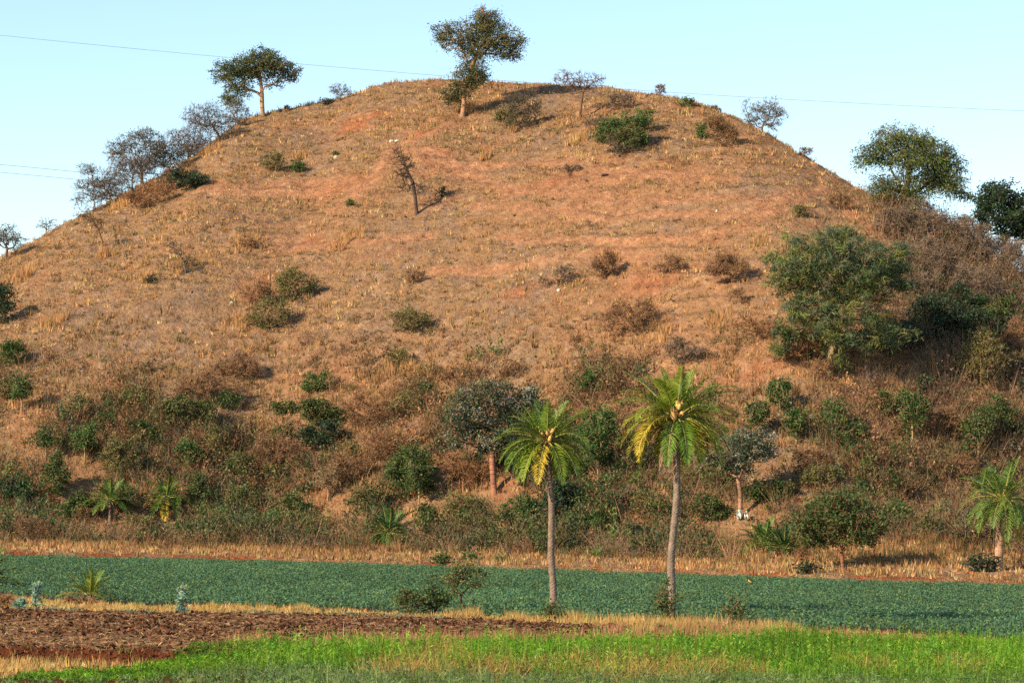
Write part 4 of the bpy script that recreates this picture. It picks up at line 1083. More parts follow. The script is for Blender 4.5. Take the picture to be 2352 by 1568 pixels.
# --- shrubs: (X, Y base, width, height, style, label)
SHRUBS = [
 (782, 232, 54, 50, 'silver', "bare grey bush on the skyline left of the summit"),
 (752, 240, 40, 14, 'dark', "low dark cushion bush on the skyline left of the summit"),
 (660, 252, 14, 12, 'grey', "tiny tuft of a bush on the skyline right of the acacia"),
 (1516, 222, 26, 36, 'grey', "small wispy bush at the right end of the summit"),
 (1578, 246, 46, 26, 'green', "yellow green cushion bush on the skyline right of the summit"),
 (1640, 256, 50, 16, 'brown', "low brown twiggy bush along the right skyline"),
 (1850, 362, 44, 28, 'grey', "grey bush halfway down the right skyline"),
 (1160, 294, 60, 64, 'olive', "thin olive bush leftmost of the group under the summit"),
 (1192, 302, 60, 96, 'greytree', "dusky upright bush in the group under the summit"),
 (1222, 290, 60, 74, 'greytree', "grey bush rightmost of the group under the summit"),
 (1165, 268, 50, 36, 'grey', "faint grey bush in the shadow of the hilltop acacia"),
 (1432, 252, 90, 44, 'grey', "wide grey brown bush just under the crest"),
 (1425, 352, 140, 104, 'green', "large bright green bush right of the summit"),
 (1478, 300, 60, 56, 'green', "green shoot heavy bush leaning right out of the large one"),
 (1420, 364, 150, 60, 'bare', "pale bare stems fanning from the foot of the large green bush"),
 (1612, 322, 34, 44, 'green', "compact dark green bush beside brown twigs right of the summit"),
 (1655, 338, 90, 80, 'brown', "brown twiggy bush under the right hand skyline"),
 (1650, 300, 60, 44, 'olive', "olive bush above the brown twiggy one on the right"),
 (1310, 396, 60, 22, 'grey', "low grey bush on the open slope below the green bush"),
 (1370, 300, 70, 40, 'grey', "grey thin bush left of the large green bush"),
 (633, 396, 72, 54, 'olive', "sprawling olive bush alone on the upper left slope"),
 (684, 398, 44, 34, 'green', "small round green bush next to the sprawling olive one"),
 (770, 358, 14, 14, 'green', "tiny green bush beside a pale stone on the upper slope"),
 (804, 474, 22, 20, 'green', "tiny bright green bush in the middle of the left slope"),
 (1018, 452, 10, 26, 'dark', "little dark upright bush at the tip of the leaning tree's shadow"),
 (418, 432, 100, 66, 'rust', "reddish brown bush above the left clump"),
 (448, 345, 50, 30, 'rust', "small rusty bush on the left skyline"),
 (345, 478, 140, 60, 'rust', "wide rusty brown bush at the foot of the left clump"),
 (385, 440, 70, 60, 'greytree', "dark grey bush in the middle of the left clump"),
 (300, 452, 130, 120, 'bare', "tall tangle of bare grey stems between the two left thorn trees"),
 (212, 490, 110, 90, 'bare', "bare grey brushwood at the lower end of the left clump"),
 (392, 402, 110, 100, 'greytree', "dusky spreading bush filling the gap in the left clump"),
 (466, 350, 110, 90, 'bare', "grey leafless brushwood on the left skyline above the rusty bush"),
 (555, 290, 60, 60, 'bare', "faint leafless bush right under the flat topped acacia"),
 (430, 440, 90, 60, 'dark', "dark bush behind the reddish brown one of the left clump"),
 (345, 650, 26, 18, 'dark', "low dark bush alone on the left slope"),
 (14, 742, 70, 110, 'dark', "dark green bush cut by the left edge halfway up"),
 (20, 842, 100, 70, 'green', "green bush spreading in from the left edge"),
 (20, 920, 60, 60, 'olive', "olive bush below the spreading one at the left edge"),
 (585, 700, 90, 60, 'rust', "red brown low bush left of the fan shaped one"),
 (675, 690, 110, 90, 'olive', "fan shaped olive bush on the middle left slope"),
 (617, 758, 120, 90, 'olive', "vase shaped pale olive bush below the red brown one"),
 (572, 572, 44, 40, 'brown', "small brown bush on the left slope"),
 (950, 655, 60, 46, 'brown', "brown wiry bush in the centre of the slope"),
 (945, 764, 110, 72, 'olive', "round olive brown bush in the centre of the hill"),
 (912, 842, 50, 54, 'olive', "upright olive bush with a long shadow below the centre"),
 (1280, 655, 90, 50, 'grey', "faint grey green bush beside a white stone"),
 (1390, 640, 70, 80, 'brown', "upright brown bush right of the centre"),
 (1540, 625, 90, 50, 'brown', "dark brown low bush on the right slope"),
 (1455, 765, 160, 90, 'brown', "wide brown bush with sprawling stems right of the centre"),
 (1680, 650, 130, 80, 'brown', "wide brown bush left of the feathery tree"),
 (1752, 775, 140, 60, 'rust', "low rust brown bush at the left foot of the feathery tree"),
 (1840, 830, 110, 80, 'rust', "rusty bush under the left side of the feathery tree"),
 (1575, 835, 130, 70, 'grey', "grey bush above the taller palm"),
 (1840, 500, 50, 34, 'olive', "yellow olive bush above the feathery tree"),
 (1930, 480, 70, 50, 'brown', "brown bush on the right shoulder of the hill"),
 (1700, 700, 60, 40, 'brown', "small brown bush between the two wide ones on the right"),
 (2050, 545, 110, 90, 'grey', "grey brown bush under the drooping tree"),
 (2120, 560, 120, 90, 'grey', "grey brushwood bush right under the drooping tree"),
 (2140, 640, 150, 110, 'grey', "tall brushwood right of the feathery tree's crown"),
 (2240, 600, 140, 100, 'grey', "brushwood below the dark tree"),
 (2200, 545, 110, 70, 'grey', "pale brushwood on the skyline between drooping and dark trees"),
 (2330, 650, 120, 110, 'grey', "grey brushwood at the right edge below the dark tree"),
 (2240, 700, 160, 100, 'grey', "arching grey brushwood above the big shadow"),
 (2120, 760, 130, 90, 'dark', "bush coloured dark as shade just right of the feathery tree in its shadow"),  # dark leaf colour of these bushes stands in for the tree's shade
 (2240, 800, 150, 100, 'dark', "bush coloured dark as shade at the lower edge of the big shadow"),
 (2200, 735, 140, 90, 'dark', "bush coloured dark as shade at the upper edge of the big shadow"),
 (2320, 800, 110, 90, 'dark', "bush coloured dark as shade where the big shadow meets the right edge"),
 (2110, 690, 110, 80, 'grey', "grey brown bush touching the right side of the feathery crown"),
 (2310, 570, 120, 80, 'grey', "brushwood in front of the dark tree's stem"),
 (2100, 520, 120, 70, 'grey', "grey twiggy growth around the drooping tree's trunk"),
 (2180, 790, 150, 100, 'dark', "bush coloured dark as shade inside the feathery tree's shadow"),  # leaves coloured dark to deepen the tree's shadow
 (2290, 760, 140, 100, 'mid', "dusky green bush at the right end of the big shadow"),
 (2080, 800, 100, 70, 'dark', "bush coloured dark as shade close behind the feathery tree's trunk"),
 (2345, 830, 100, 110, 'brown', "brown bush at the right edge below the big shadow"),
 (2262, 880, 180, 120, 'olive', "large wiry olive bush with pale upright stems on the right"),
 (1990, 895, 80, 60, 'bare', "leafless bush right of the feathery tree's foot"),
 (1895, 870, 60, 60, 'brown', "twiggy bush around the feathery tree's foot"),
 (725, 902, 70, 60, 'green', "bright green bush highest in the left middle scrub"),
 (650, 955, 66, 46, 'mid', "round green bush left of the double green one"),
 (735, 985, 130, 80, 'mid', "upper half of a double green bush in the left middle scrub"),
 (745, 1030, 150, 70, 'dark', "dark green bush under the double one in the left middle scrub"),
 (540, 870, 120, 76, 'brown', "brown bush with a dark shadow on the left lower slope"),
 (470, 925, 150, 80, 'brown', "large brown bush mass left of the small green one"),
 (525, 945, 60, 60, 'green', "small green bush among brown brush on the left"),
 (430, 970, 140, 70, 'mid', "dark olive bush below the brown mass on the left"),
 (438, 1080, 64, 90, 'green', "tall light green bush above the leaning date palm"),
 (495, 1060, 50, 90, 'olive', "loose yellow green bush right of the tall light green one"),
 (320, 1020, 60, 60, 'mid', "small leafy bush in the left scrub"),
 (130, 1140, 80, 110, 'mid', "leafy dark bush in the lower left scrub"),
 (262, 1090, 110, 90, 'olive', "olive thicket bush above the small palms on the left"),
 (460, 1165, 60, 80, 'mid', "bush with a pale stem right of the leaning date palm"),
 (30, 1160, 90, 80, 'dark', "dark bush low at the left edge"),
 (70, 1245, 120, 70, 'brown', "brown bush by the field bank at the left edge"),
 (180, 1200, 90, 80, 'mid', "bush between left edge and the trunked small palm"),
 (320, 1235, 120, 60, 'olive', "low olive bush in front of the two small palms"),
 (560, 1180, 130, 70, 'olive', "grassy olive bush at the foot of the left slope"),
 (600, 1235, 140, 50, 'grey', "low grey bush near the field bank on the left"),
 (640, 1090, 170, 110, 'brown', "broad brown bush in the left middle scrub"),
 (560, 1110, 80, 90, 'mid', "leafy bush at the left of the broad brown one"),
 (850, 980, 120, 90, 'rust', "rust coloured bush right of the double green bush"),
 (930, 960, 100, 70, 'olive', "olive bush left of the dark glossy tree"),
 (975, 905, 40, 34, 'green', "tiny green bush above the dark glossy tree"),
 (880, 1060, 120, 90, 'rust', "rusty bush with green tips in the central scrub"),
 (800, 1110, 110, 80, 'brown', "brown tangled bush in the central scrub"),
 (930, 1150, 140, 130, 'green', "dense green bush in the central thicket"),
 (840, 1180, 100, 70, 'olive', "olive bush left of the small fan palm"),
 (740, 1220, 120, 60, 'olive', "yellowish bush low left of the small fan palm"),
 (680, 1200, 90, 70, 'mid', "green bush on the left of the yellowish low one"),
 (1060, 1130, 110, 100, 'rust', "pale rusty bush beside the forked trunk"),
 (1085, 1250, 160, 130, 'olive', "big round olive bush in front of the forked trunk tree"),
 (990, 1240, 90, 90, 'mid', "green bush right of the small fan palm"),
 (1200, 1225, 120, 110, 'green', "leafy green bush behind the shorter palm's trunk"),
 (1300, 1200, 110, 110, 'dark', "dark bush right of the shorter palm's trunk"),
 (1300, 1110, 100, 90, 'dark', "dark bush under the shorter palm's fronds"),
 (1430, 1170, 90, 70, 'grey', "grey dusty bush between the two palms"),
 (1380, 1235, 110, 80, 'mid', "low green bush between the two palm trunks"),
 (1455, 1250, 90, 60, 'dark', "low dark bush left of the taller palm's trunk"),
 (1490, 1190, 80, 80, 'olive', "loose olive bush behind the taller palm's trunk"),
 (1610, 1120, 80, 90, 'olive', "olive bush right of the taller palm's trunk"),
 (1630, 1200, 90, 70, 'mid', "green bush left of the slim pale trunk"),
 (1600, 1250, 100, 50, 'brown', "low brown bush right of the taller palm's trunk"),
 (1770, 1160, 120, 80, 'mid', "green bush right of the slim trunked tree"),
 (1720, 1070, 90, 90, 'dark', "dark bush behind the slim trunked tree"),
 (1665, 970, 50, 40, 'brown', "small brown bush above the slim trunked tree"),
 (1860, 1090, 110, 80, 'brown', "brown bush in the right hand scrub"),
 (1960, 1010, 80, 50, 'mid', "wide green bush below the leafy young tree"),
 (1990, 1080, 110, 70, 'rust', "rust brown bush in the middle of the right hand scrub"),
 (2040, 950, 80, 60, 'mid', "green bush above the tall narrow young tree"),
 (2180, 1010, 110, 90, 'brown', "brown bush right of the tall narrow young tree"),
 (2200, 1110, 120, 80, 'brown', "brown wiry bush above the right hand palm"),
 (2290, 1010, 110, 110, 'mid', "leafy bush at the right edge above the palm"),
 (2060, 1210, 90, 70, 'green', "green bush right of the spreading tree"),
 (1885, 1120, 90, 60, 'olive', "olive bush above the spreading tree"),
 (1862, 1316, 64, 30, 'dark', "low blue green bush at the field edge beside the spreading tree"),
 (1850, 1290, 40, 40, 'rust', "small rusty bush left of the spreading tree's trunk"),
 (2255, 1312, 80, 50, 'dark', "dark green bush at the foot of the right hand palm"),
 (2240, 1250, 60, 40, 'brown', "small brown bush left of the right hand palm"),
 (1015, 1298, 44, 32, 'green', "round bright green bush on the field bank left of centre"),
 (1078, 1286, 40, 22, 'green', "flatter green bush on the field bank right of the round one"),
 (1150, 1290, 40, 18, 'mid', "low dull green bush on the field bank near the shorter palm"),
 (1272, 1428, 62, 46, 'green', "small dense green bush at the base of the shorter palm"),
 (1530, 1432, 84, 100, 'mid', "wispy olive bush around the base of the taller palm"),
 (1676, 1446, 64, 80, 'mid', "thin wispy shrub with a bird perched above it"),
 (940, 1414, 90, 74, 'mid', "faint wispy shrub left of the two thorn trees"),
 (182, 1386, 80, 20, 'rust', "rusty dry bush around the foot of the young palm in the crop"),
 (14, 1398, 60, 40, 'rust', "rusty weeds bush at the left end of the dry strip"),
]
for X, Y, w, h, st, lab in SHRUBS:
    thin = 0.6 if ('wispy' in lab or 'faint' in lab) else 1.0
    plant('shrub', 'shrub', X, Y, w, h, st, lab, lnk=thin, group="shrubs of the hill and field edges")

# ------------------------------------------------------------------ palms
def frond_mesh(L, az, el, droop, r, col, leaf_len=0.42, nl=46, wid=0.016, dead=False, twist=0.0):
    n = 22
    d = np.array([math.cos(az) * math.cos(el), math.sin(az) * math.cos(el), math.sin(el)])
    P = [np.zeros(3)]; D = [d]
    for i in range(n):
        f = (i + 1) / n
        d = d + np.array([0, 0, -droop / n * (0.5 + 1.3 * f)])
        d = d / np.linalg.norm(d)
        P.append(P[-1] + d * L / n); D.append(d)
    P = np.array(P); D = np.array(D)
    # rachis
    par = np.arange(-1, n); rad = np.linspace(0.028, 0.005, n + 1) * (L / 2.0 + 0.2)
    V, I, C = tubes(P, par, rad, range(1, n + 1), 4, [0.34, 0.33, 0.07] if not dead else [0.34, 0.25, 0.15], r)
    # leaflets
    s = np.repeat(np.linspace(0.16, 0.995, nl), 2); side = np.tile([1.0, -1.0], nl)
    s = np.clip(s + r.standard_normal(len(s)) * 0.006, 0.1, 1.0)
    fi = s * n; i0 = np.minimum(fi.astype(int), n - 1); ff = (fi - i0)[:, None]
    Q = P[i0] * (1 - ff) + P[i0 + 1] * ff; DD = D[i0] * (1 - ff) + D[i0 + 1] * ff
    DD /= np.linalg.norm(DD, axis=1)[:, None]
    sidev = np.cross(DD, np.array([0, 0, 1.0])); nn = np.linalg.norm(sidev, axis=1)[:, None]
    alt = np.array([-math.sin(az), math.cos(az), 0])
    sidev = np.where(nn > 0.15, sidev / (nn + 1e-9), -alt)
    upv = np.cross(sidev, DD)
    prof = np.sin(np.pi * np.clip(0.12 + 0.86 * s, 0, 1)) ** 0.6 * (1 - 0.45 * s)
    ll = leaf_len * prof * (0.85 + 0.3 * r.random(len(s)))
    V_up = 0.38 + 0.22 * r.standard_normal(len(s))
    if dead:
        V_up = -0.6 + 0.3 * r.standard_normal(len(s))
    ld = sidev * side[:, None] * 0.8 + upv * V_up[:, None] + DD * (0.75 + 0.15 * r.standard_normal(len(s)))[:, None]
    ld /= np.linalg.norm(ld, axis=1)[:, None]
    tip = Q + ld * ll[:, None]; tip[:, 2] -= 0.16 * ll * (1 + r.random(len(s)))
    mid = Q + ld * ll[:, None] * 0.45
    wv = np.cross(ld, upv); wv /= np.linalg.norm(wv, axis=1)[:, None] + 1e-9
    wv = wv * wid
    V2 = np.stack([Q - wv * .5, mid - wv, tip, mid + wv], 1).reshape(-1, 3)
    cc = hues([col], len(s), 0.16, 0.05, r)
    I2 = np.arange(len(V2)) + len(V)
    return np.concatenate([V, V2]), np.concatenate([I, I2]), np.concatenate([C, np.repeat(cc, 4, 0)])

def palm_trunk(path, r0, r1, r, col, rings_per_m=9.0):
    P = np.array(path, float)
    seg = np.linalg.norm(np.diff(P, axis=0), axis=1); s = np.concatenate([[0], np.cumsum(seg)])
    n = int(s[-1] * rings_per_m * 4); t = np.linspace(0, s[-1], n)
    # smooth path
    C = np.stack([np.interp(t, s, P[:, i]) for i in range(3)], 1)
    ker = np.ones(31) / 31
    for i in range(2):
        pad = np.pad(C[:, i], 15, mode='edge'); C[:, i] = np.convolve(pad, ker, 'valid')
    sides = 20
    a = np.arange(sides) * 2 * np.pi / sides
    A, Tt = np.meshgrid(a, t)
    R = r0 + (r1 - r0) * (Tt / s[-1]) + 0.10 * r0 * np.exp(-Tt / 0.35)
    ph = Tt * rings_per_m + (A / (2 * np.pi)) * 5
    dia = np.abs(((ph) % 1) - 0.5) * 2
    dia2 = np.abs(((Tt * rings_per_m - (A / (2 * np.pi)) * 5) % 1) - 0.5) * 2
    bump = np.minimum(dia, dia2)
    ringn = np.repeat(r.standard_normal((n // 4 + 1, 1)), 4, 0)[:n]
    R = R * (1 + 0.17 * (0.5 - bump) + 0.03 * r.standard_normal(R.shape) + 0.035 * ringn)
    C[:, 0] += 0.035 * np.sin(t * 1.7 + 1) * np.minimum(1, t / 1.5); C[:, 1] += 0.05 * np.sin(t * 1.1)
    V = np.stack([C[:, 0:1] + R * np.cos(A), C[:, 1:2] + R * np.sin(A), C[:, 2:3] + 0 * A], 2).reshape(-1, 3)
    i = np.arange((n - 1) * sides); rr = i // sides; c = i % sides; c2 = (c + 1) % sides
    idx = np.stack([rr * sides + c, rr * sides + c2, (rr + 1) * sides + c2, (rr + 1) * sides + c], 1).ravel()
    CC = np.array(col)[None] * (0.45 + 0.85 * (1 - bump.ravel()))[:, None] * (1 + 0.1 * r.standard_normal((len(V), 1)))
    return V, idx, np.clip(CC, 0, 1), C[-1]

def palm(X, Y, label, trunk_px, r_px, L_px, nf, seed, separate=True, colors=None, dead=6, name='date_palm', sheath=True, el_rng=(-0.55, 1.35), nl=46, wf=1.0, gold='any', open_front=False, extra=None, tcol=(.27, .19, .135), group=None, dist=None, droop=1.5):
    r = np.random.default_rng(seed)
    p = place(X, Y) if dist is None else at_dist(X, dist)
    k = p[1] / FPX
    root = empty(name, tuple(p + np.array([0, 0, -0.05])), label=label, category="palm", group=group)
    if trunk_px:
        path = [(a * k, 0.0, b * k) for a, b in trunk_px]
        V, I, C, top = palm_trunk(path, r_px[0] * k, r_px[1] * k, r, tcol)
        link("trunk", build_mesh("trunk", V, 4, I, C, True), M_BARK, root)
    else:
        top = np.array([0, 0, 0.15])
    colors = colors or [[0.16, 0.24, 0.02], [0.21, 0.28, 0.022], [0.11, 0.20, 0.02]]
    Vs, Is, Cs = [], [], []
    off = 0
    L = L_px * k
    for i in range(nf):
        f = (i + 0.5) / nf
        el = el_rng[1] + (el_rng[0] - el_rng[1]) * f ** 0.85
        az = i * 2.39996 + r.uniform(-.2, .2)
        LL = L * r.uniform(0.88, 1.12) * (0.86 if f < 0.16 else 1)
        dp = droop * r.uniform(0.8, 1.2) * (0.22 + 0.85 * min(1, f * 1.8))
        col = np.array(colors[int(r.integers(0, len(colors)))])
        if open_front and f > 0.14 and abs(math.remainder(az + math.pi / 2, 2 * math.pi)) < 0.62 and el > -0.25:
            az += 0.95 * (1 if math.remainder(az + math.pi / 2, 2 * math.pi) > 0 else -1)
        if f > (0.55 if gold == 'left' else 0.78) and r.random() < (0.55 if gold == 'left' else 0.12) and (gold == 'any' or math.cos(az) < 0.1):
            col = np.array([0.50, 0.36, 0.03])
        V, I, C = frond_mesh(LL, az, el, dp, r, col, leaf_len=0.285 * L, nl=nl, wid=0.0085 * L * wf)
        V = V + top + np.array([math.cos(az), math.sin(az), 0]) * 0.10 * (L / 2)
        if separate:
            link("frond", build_mesh("frond", V, 4, I, C), M_FROND, root)
        else:
            Vs.append(V); Is.append(I + off); Cs.append(C); off += len(V)
    for i in range(dead):
        az = r.uniform(0, 2 * np.pi)
        V, I, C = frond_mesh(L * r.uniform(0.55, 0.85), az, -0.9, 2.5, r, np.array([0.34, 0.22, 0.12]), leaf_len=0.14 * L, nl=26, wid=0.012 * L, dead=True)
        V = V + top + np.array([math.cos(az) * 0.14, math.sin(az) * 0.14, -0.15]) * (L / 2)
        if separate:
            o = link("frond", build_mesh("frond", V, 4, I, C), M_FROND, root)
            o["label"] = "dead brown frond hanging down the trunk"
        else:
            Vs.append(V); Is.append(I + off); Cs.append(C); off += len(V)
    if Vs:
        link("crown", build_mesh("crown", np.concatenate(Vs), 4, np.concatenate(Is), np.concatenate(Cs)), M_FROND, root)
    if sheath:
        # stubs of cut leaf bases and orange flower sheaths at the heart
        n = 46; nodes = []; par = []; rad = []
        for i in range(n):
            a = i * 2.4; zz = -0.42 + 0.55 * i / n
            b = top + np.array([0, 0, zz * L / 2]); dd = np.array([math.cos(a), math.sin(a), 0.9])
            nodes += [b + dd * 0.07 * L / 2, b + dd * (0.20 + 0.06 * r.random()) * L / 2]
            par += [-1, len(nodes) - 2]; rad += [0.045 * L / 2, 0.018 * L / 2]
        nodes = np.array(nodes); par = np.array(par)
        V, I, C = tubes(nodes, par, np.array(rad), range(1, 2 * n, 2), 5, [0.55, 0.24, 0.07], r)
        link("leaf_bases", build_mesh("leaf_bases", V, 4, I, C), M_BARK, root)
        nodes = []; par = []; rad = []; m = 7 if extra else 4
        for i in range(m):
            a = -math.pi / 2 + r.uniform(-1.2, 1.2)
            b = top + np.array([math.cos(a) * .16, math.sin(a) * .24, r.uniform(-.15, .3)]) * L / 2
            dd = np.array([math.cos(a) * .5, math.sin(a) * .6, r.uniform(.3, 1.0)]); dd /= np.linalg.norm(dd)
            for q, rr_ in ((0, .02), (.10, .085), (.24, .07), (.38, .015)):
                nodes.append(b + dd * q * L / 2 * 1.2); rad.append(rr_ * L / 2); par.append(-1 if q == 0 else len(nodes) - 2)
        nodes = np.array(nodes); par = np.array(par)
        V, I, C = tubes(nodes, par, np.array(rad), [i for i in range(len(par)) if par[i] >= 0], 6, [0.85, 0.50, 0.17], r)
        link("flower_sheath", build_mesh("flower_sheath", V, 4, I, C), M_BARK, root)
    return root

palm(1270, 1408, "shorter of the two tall palms, slender grey trunk leaning slightly left",
     [(0, 0), (-1, 60), (-5, 150), (-10, 240), (-15, 310), (-19, 372), (-21, 396)], (8.2, 6.4), 120, 50, 5, droop=1.5, dead=5, nl=58, open_front=True)
palm(1541, 1428, "taller of the two tall palms with golden drooping lower fronds",
     [(0, 0), (1, 60), (0, 150), (4, 260), (8, 340), (10, 400), (6, 452), (2, 472)], (8.8, 7.2), 146, 54, 11, extra=True, droop=1.45, nl=60, open_front=True, gold='left',
     colors=[[0.18, 0.26, 0.02], [0.24, 0.30, 0.022], [0.12, 0.22, 0.02], [0.30, 0.31, 0.02]], dead=11, tcol=(.27, .20, .145))
palm(2292, 1310, "stout palm with a light brown trunk at the right edge of the field",
     [(0, 0), (2, 40), (6, 90), (9, 140), (8, 165)], (10, 8.5), 112, 38, 21, separate=True, colors=[[0.11, 0.19, 0.03], [0.14, 0.22, 0.03]], dead=6, tcol=(.48, .28, .16), droop=1.5)
GREEN_P = [[0.09, 0.17, 0.03], [0.12, 0.21, 0.035]]
palm(382, 1168, "low arching date palm with its crown lit at the foot of the left slope", [(0, 0), (-2, 26)], (6, 6), 72, 26, 31, separate=False, colors=[[0.10, 0.17, 0.02], [0.08, 0.14, 0.02]], dead=2, sheath=False, nl=34, wf=1.9)
palm(250, 1212, "small palm on a short bare stem left of the low arching one", [(0, 0), (2, 30), (2, 66)], (3.5, 3), 66, 22, 33, separate=False, colors=GREEN_P, dead=1, sheath=False, nl=34, wf=1.9, el_rng=(-.3, 1.4), droop=1.0)
palm(893, 1252, "stemless date palm spreading beside the field bank left of the middle", [(0, 0), (0, 30)], (6, 6), 82, 28, 35, separate=False, colors=[[0.06, 0.13, 0.03], [0.08, 0.15, 0.03]], dead=2, sheath=False, nl=36, wf=1.9, el_rng=(-.5, 1.4))
palm(205, 1384, "young palm with upright fronds standing in the blue green crop", [(0, 0), (0, 20)], (6, 5), 74, 14, 37, separate=True, colors=[[0.13, 0.20, 0.02], [0.18, 0.22, 0.02]], dead=2, sheath=False, nl=36, wf=1.9, el_rng=(.15, 1.4), droop=0.7)
palm(1755, 1262, "bushy cluster palm left of the spreading tree", [(0, 0), (0, 14)], (5, 5), 78, 24, 39, separate=False, colors=GREEN_P, dead=3, sheath=False, nl=34, wf=1.9, el_rng=(0, 1.4), droop=.9)
palm(1800, 1272, "darker cluster palm touching the spreading tree's left side", [(0, 0), (0, 14)], (5, 5), 72, 24, 40, separate=False, colors=[[0.04, 0.09, 0.022]], dead=1, sheath=False, nl=34, wf=1.9, el_rng=(0, 1.4), droop=1.0)
palm(1368, 1282, "tiny spiky palm on the field bank between the two palm trunks", [(0, 0), (0, 4)], (3, 3), 34, 14, 41, separate=False, colors=GREEN_P, dead=0, sheath=False, nl=22, wf=1.9, el_rng=(.1, 1.4), droop=.6)
palm(2140, 1192, "little upright palm in the grass right of the spreading tree", [(0, 0), (0, 6)], (3, 3), 48, 9, 43, separate=False, colors=[[0.10, 0.15, 0.03]], dead=0, sheath=False, nl=26, wf=1.9, el_rng=(.3, 1.3), droop=.7)
palm(2252, 1142, "small upright palm behind the right hand palm", [(0, 0), (0, 12)], (4, 4), 74, 12, 45, separate=False, colors=GREEN_P, dead=1, sheath=False, nl=34, wf=1.9, el_rng=(.2, 1.4), droop=.8)
palm(-52, 1352, "palm fronds reaching in at the left edge over the blue green crop", [(0, 0), (0, 14)], (6, 6), 108, 18, 47, separate=False, colors=[[0.10, 0.15, 0.02]], dead=0, sheath=False, nl=40, wf=1.9, el_rng=(.2, 1.3), droop=.8)

# ------------------------------------------------------------------ thistles with yellow flowers
def thistle(X, Y, w, h, label, seed, flowers=5):
    r = np.random.default_rng(seed)
    p = place(X, Y); k = p[1] / FPX
    B = [(0, 0, h * k * .45, w * k * .42, w * k * .4, h * k * .42), (0, 0, h * k * .85, w * k * .3, w * k * .3, h * k * .15)]
    nodes, par, tips, nt = grow([(0, 0, -.1), (0, 0, h * k * .1)], B, 6, 26, r, root_from=0, bend=.06)
    rad = radii(par, tips, .007, .022)
    root = empty('thistle', tuple(p), label=label, category="thistle", group="grey green thistles on the dry strip")
    V, I, C = tubes(nodes, par, rad, range(1, len(par)), 4, [.34, .46, .30], r)
    link("stems", build_mesh("stems", V, 4, I, C), M_TWIG, root)
    a = nodes[r.integers(1, len(nodes), 420)] + r.standard_normal((420, 3)) * .05
    V, C = leaves(a, .09, .022, hues([[.32, .48, .34], [.42, .56, .42], [.22, .38, .24]], 420, r=r), r, up=.2)
    link("foliage", build_mesh("foliage", V, 4, np.arange(len(V)), C), M_CROP, root)
    hi = tips[np.argsort(-nodes[tips, 2])[:flowers]]
    for t in hi:
        n = 14; c = nodes[t] + np.array([0, 0, .03])
        V, C = leaves(c + r.standard_normal((n, 3)) * .014, .035, .02, hues([[.75, .62, .04]], n, .08, .03, r), r)
        link("flower", build_mesh("flower", V, 4, np.arange(len(V)), C), M_CROP, root)
thistle(84, 1402, 36, 66, "tall grey green thistle with yellow flowers near the left edge", 1, 6)
thistle(418, 1412, 44, 68, "thistle with several upright branches on the dry strip left of the middle", 2, 6)
thistle(46, 1402, 34, 28, "low thistle left of the tall one by the left edge", 3, 2)

# ------------------------------------------------------------------ stones
def stone(X, Y, w, h, label, col, seed, name='stone', group="loose stones", yoff=0.0):
    r = np.random.default_rng(seed)
    p = place(X, Y); k = p[1] / FPX
    import bmesh
    bm = bmesh.new(); bmesh.ops.create_icosphere(bm, subdivisions=3, radius=1.0)
    s = r.uniform(0, 50, 3)
    for v in bm.verts:
        c = v.co
        d = 1 + 0.35 * float(vnoise(c.x * 1.6 + s[0], c.y * 1.6 + c.z * 1.3 + s[1], 7)) + 0.22 * float(vnoise(c.x * 4 + s[2], c.z * 4 + c.y * 3, 9))
        v.co = Vector((c.x * w * k * .5 * d, c.y * w * k * .42 * d, c.z * h * k * .62 * d))
    me = bpy.data.meshes.new(name); bm.to_mesh(me); bm.free()
    at = me.attributes.new("tone", 'FLOAT_COLOR', 'POINT')
    cc = np.ones((len(me.vertices), 4), np.float32); cc[:, :3] = np.array(col) * (0.9 + 0.2 * r.random((len(me.vertices), 1)))
    at.data.foreach_set("color", cc.ravel())
    link(name, me, M_STONE, loc=tuple(p + np.array([0, 0, h * k * .3])), label=label, category="stone", group=group)
WH = [.75, .70, .58]; TAN = [.52, .36, .24]; DK = [.07, .045, .04]
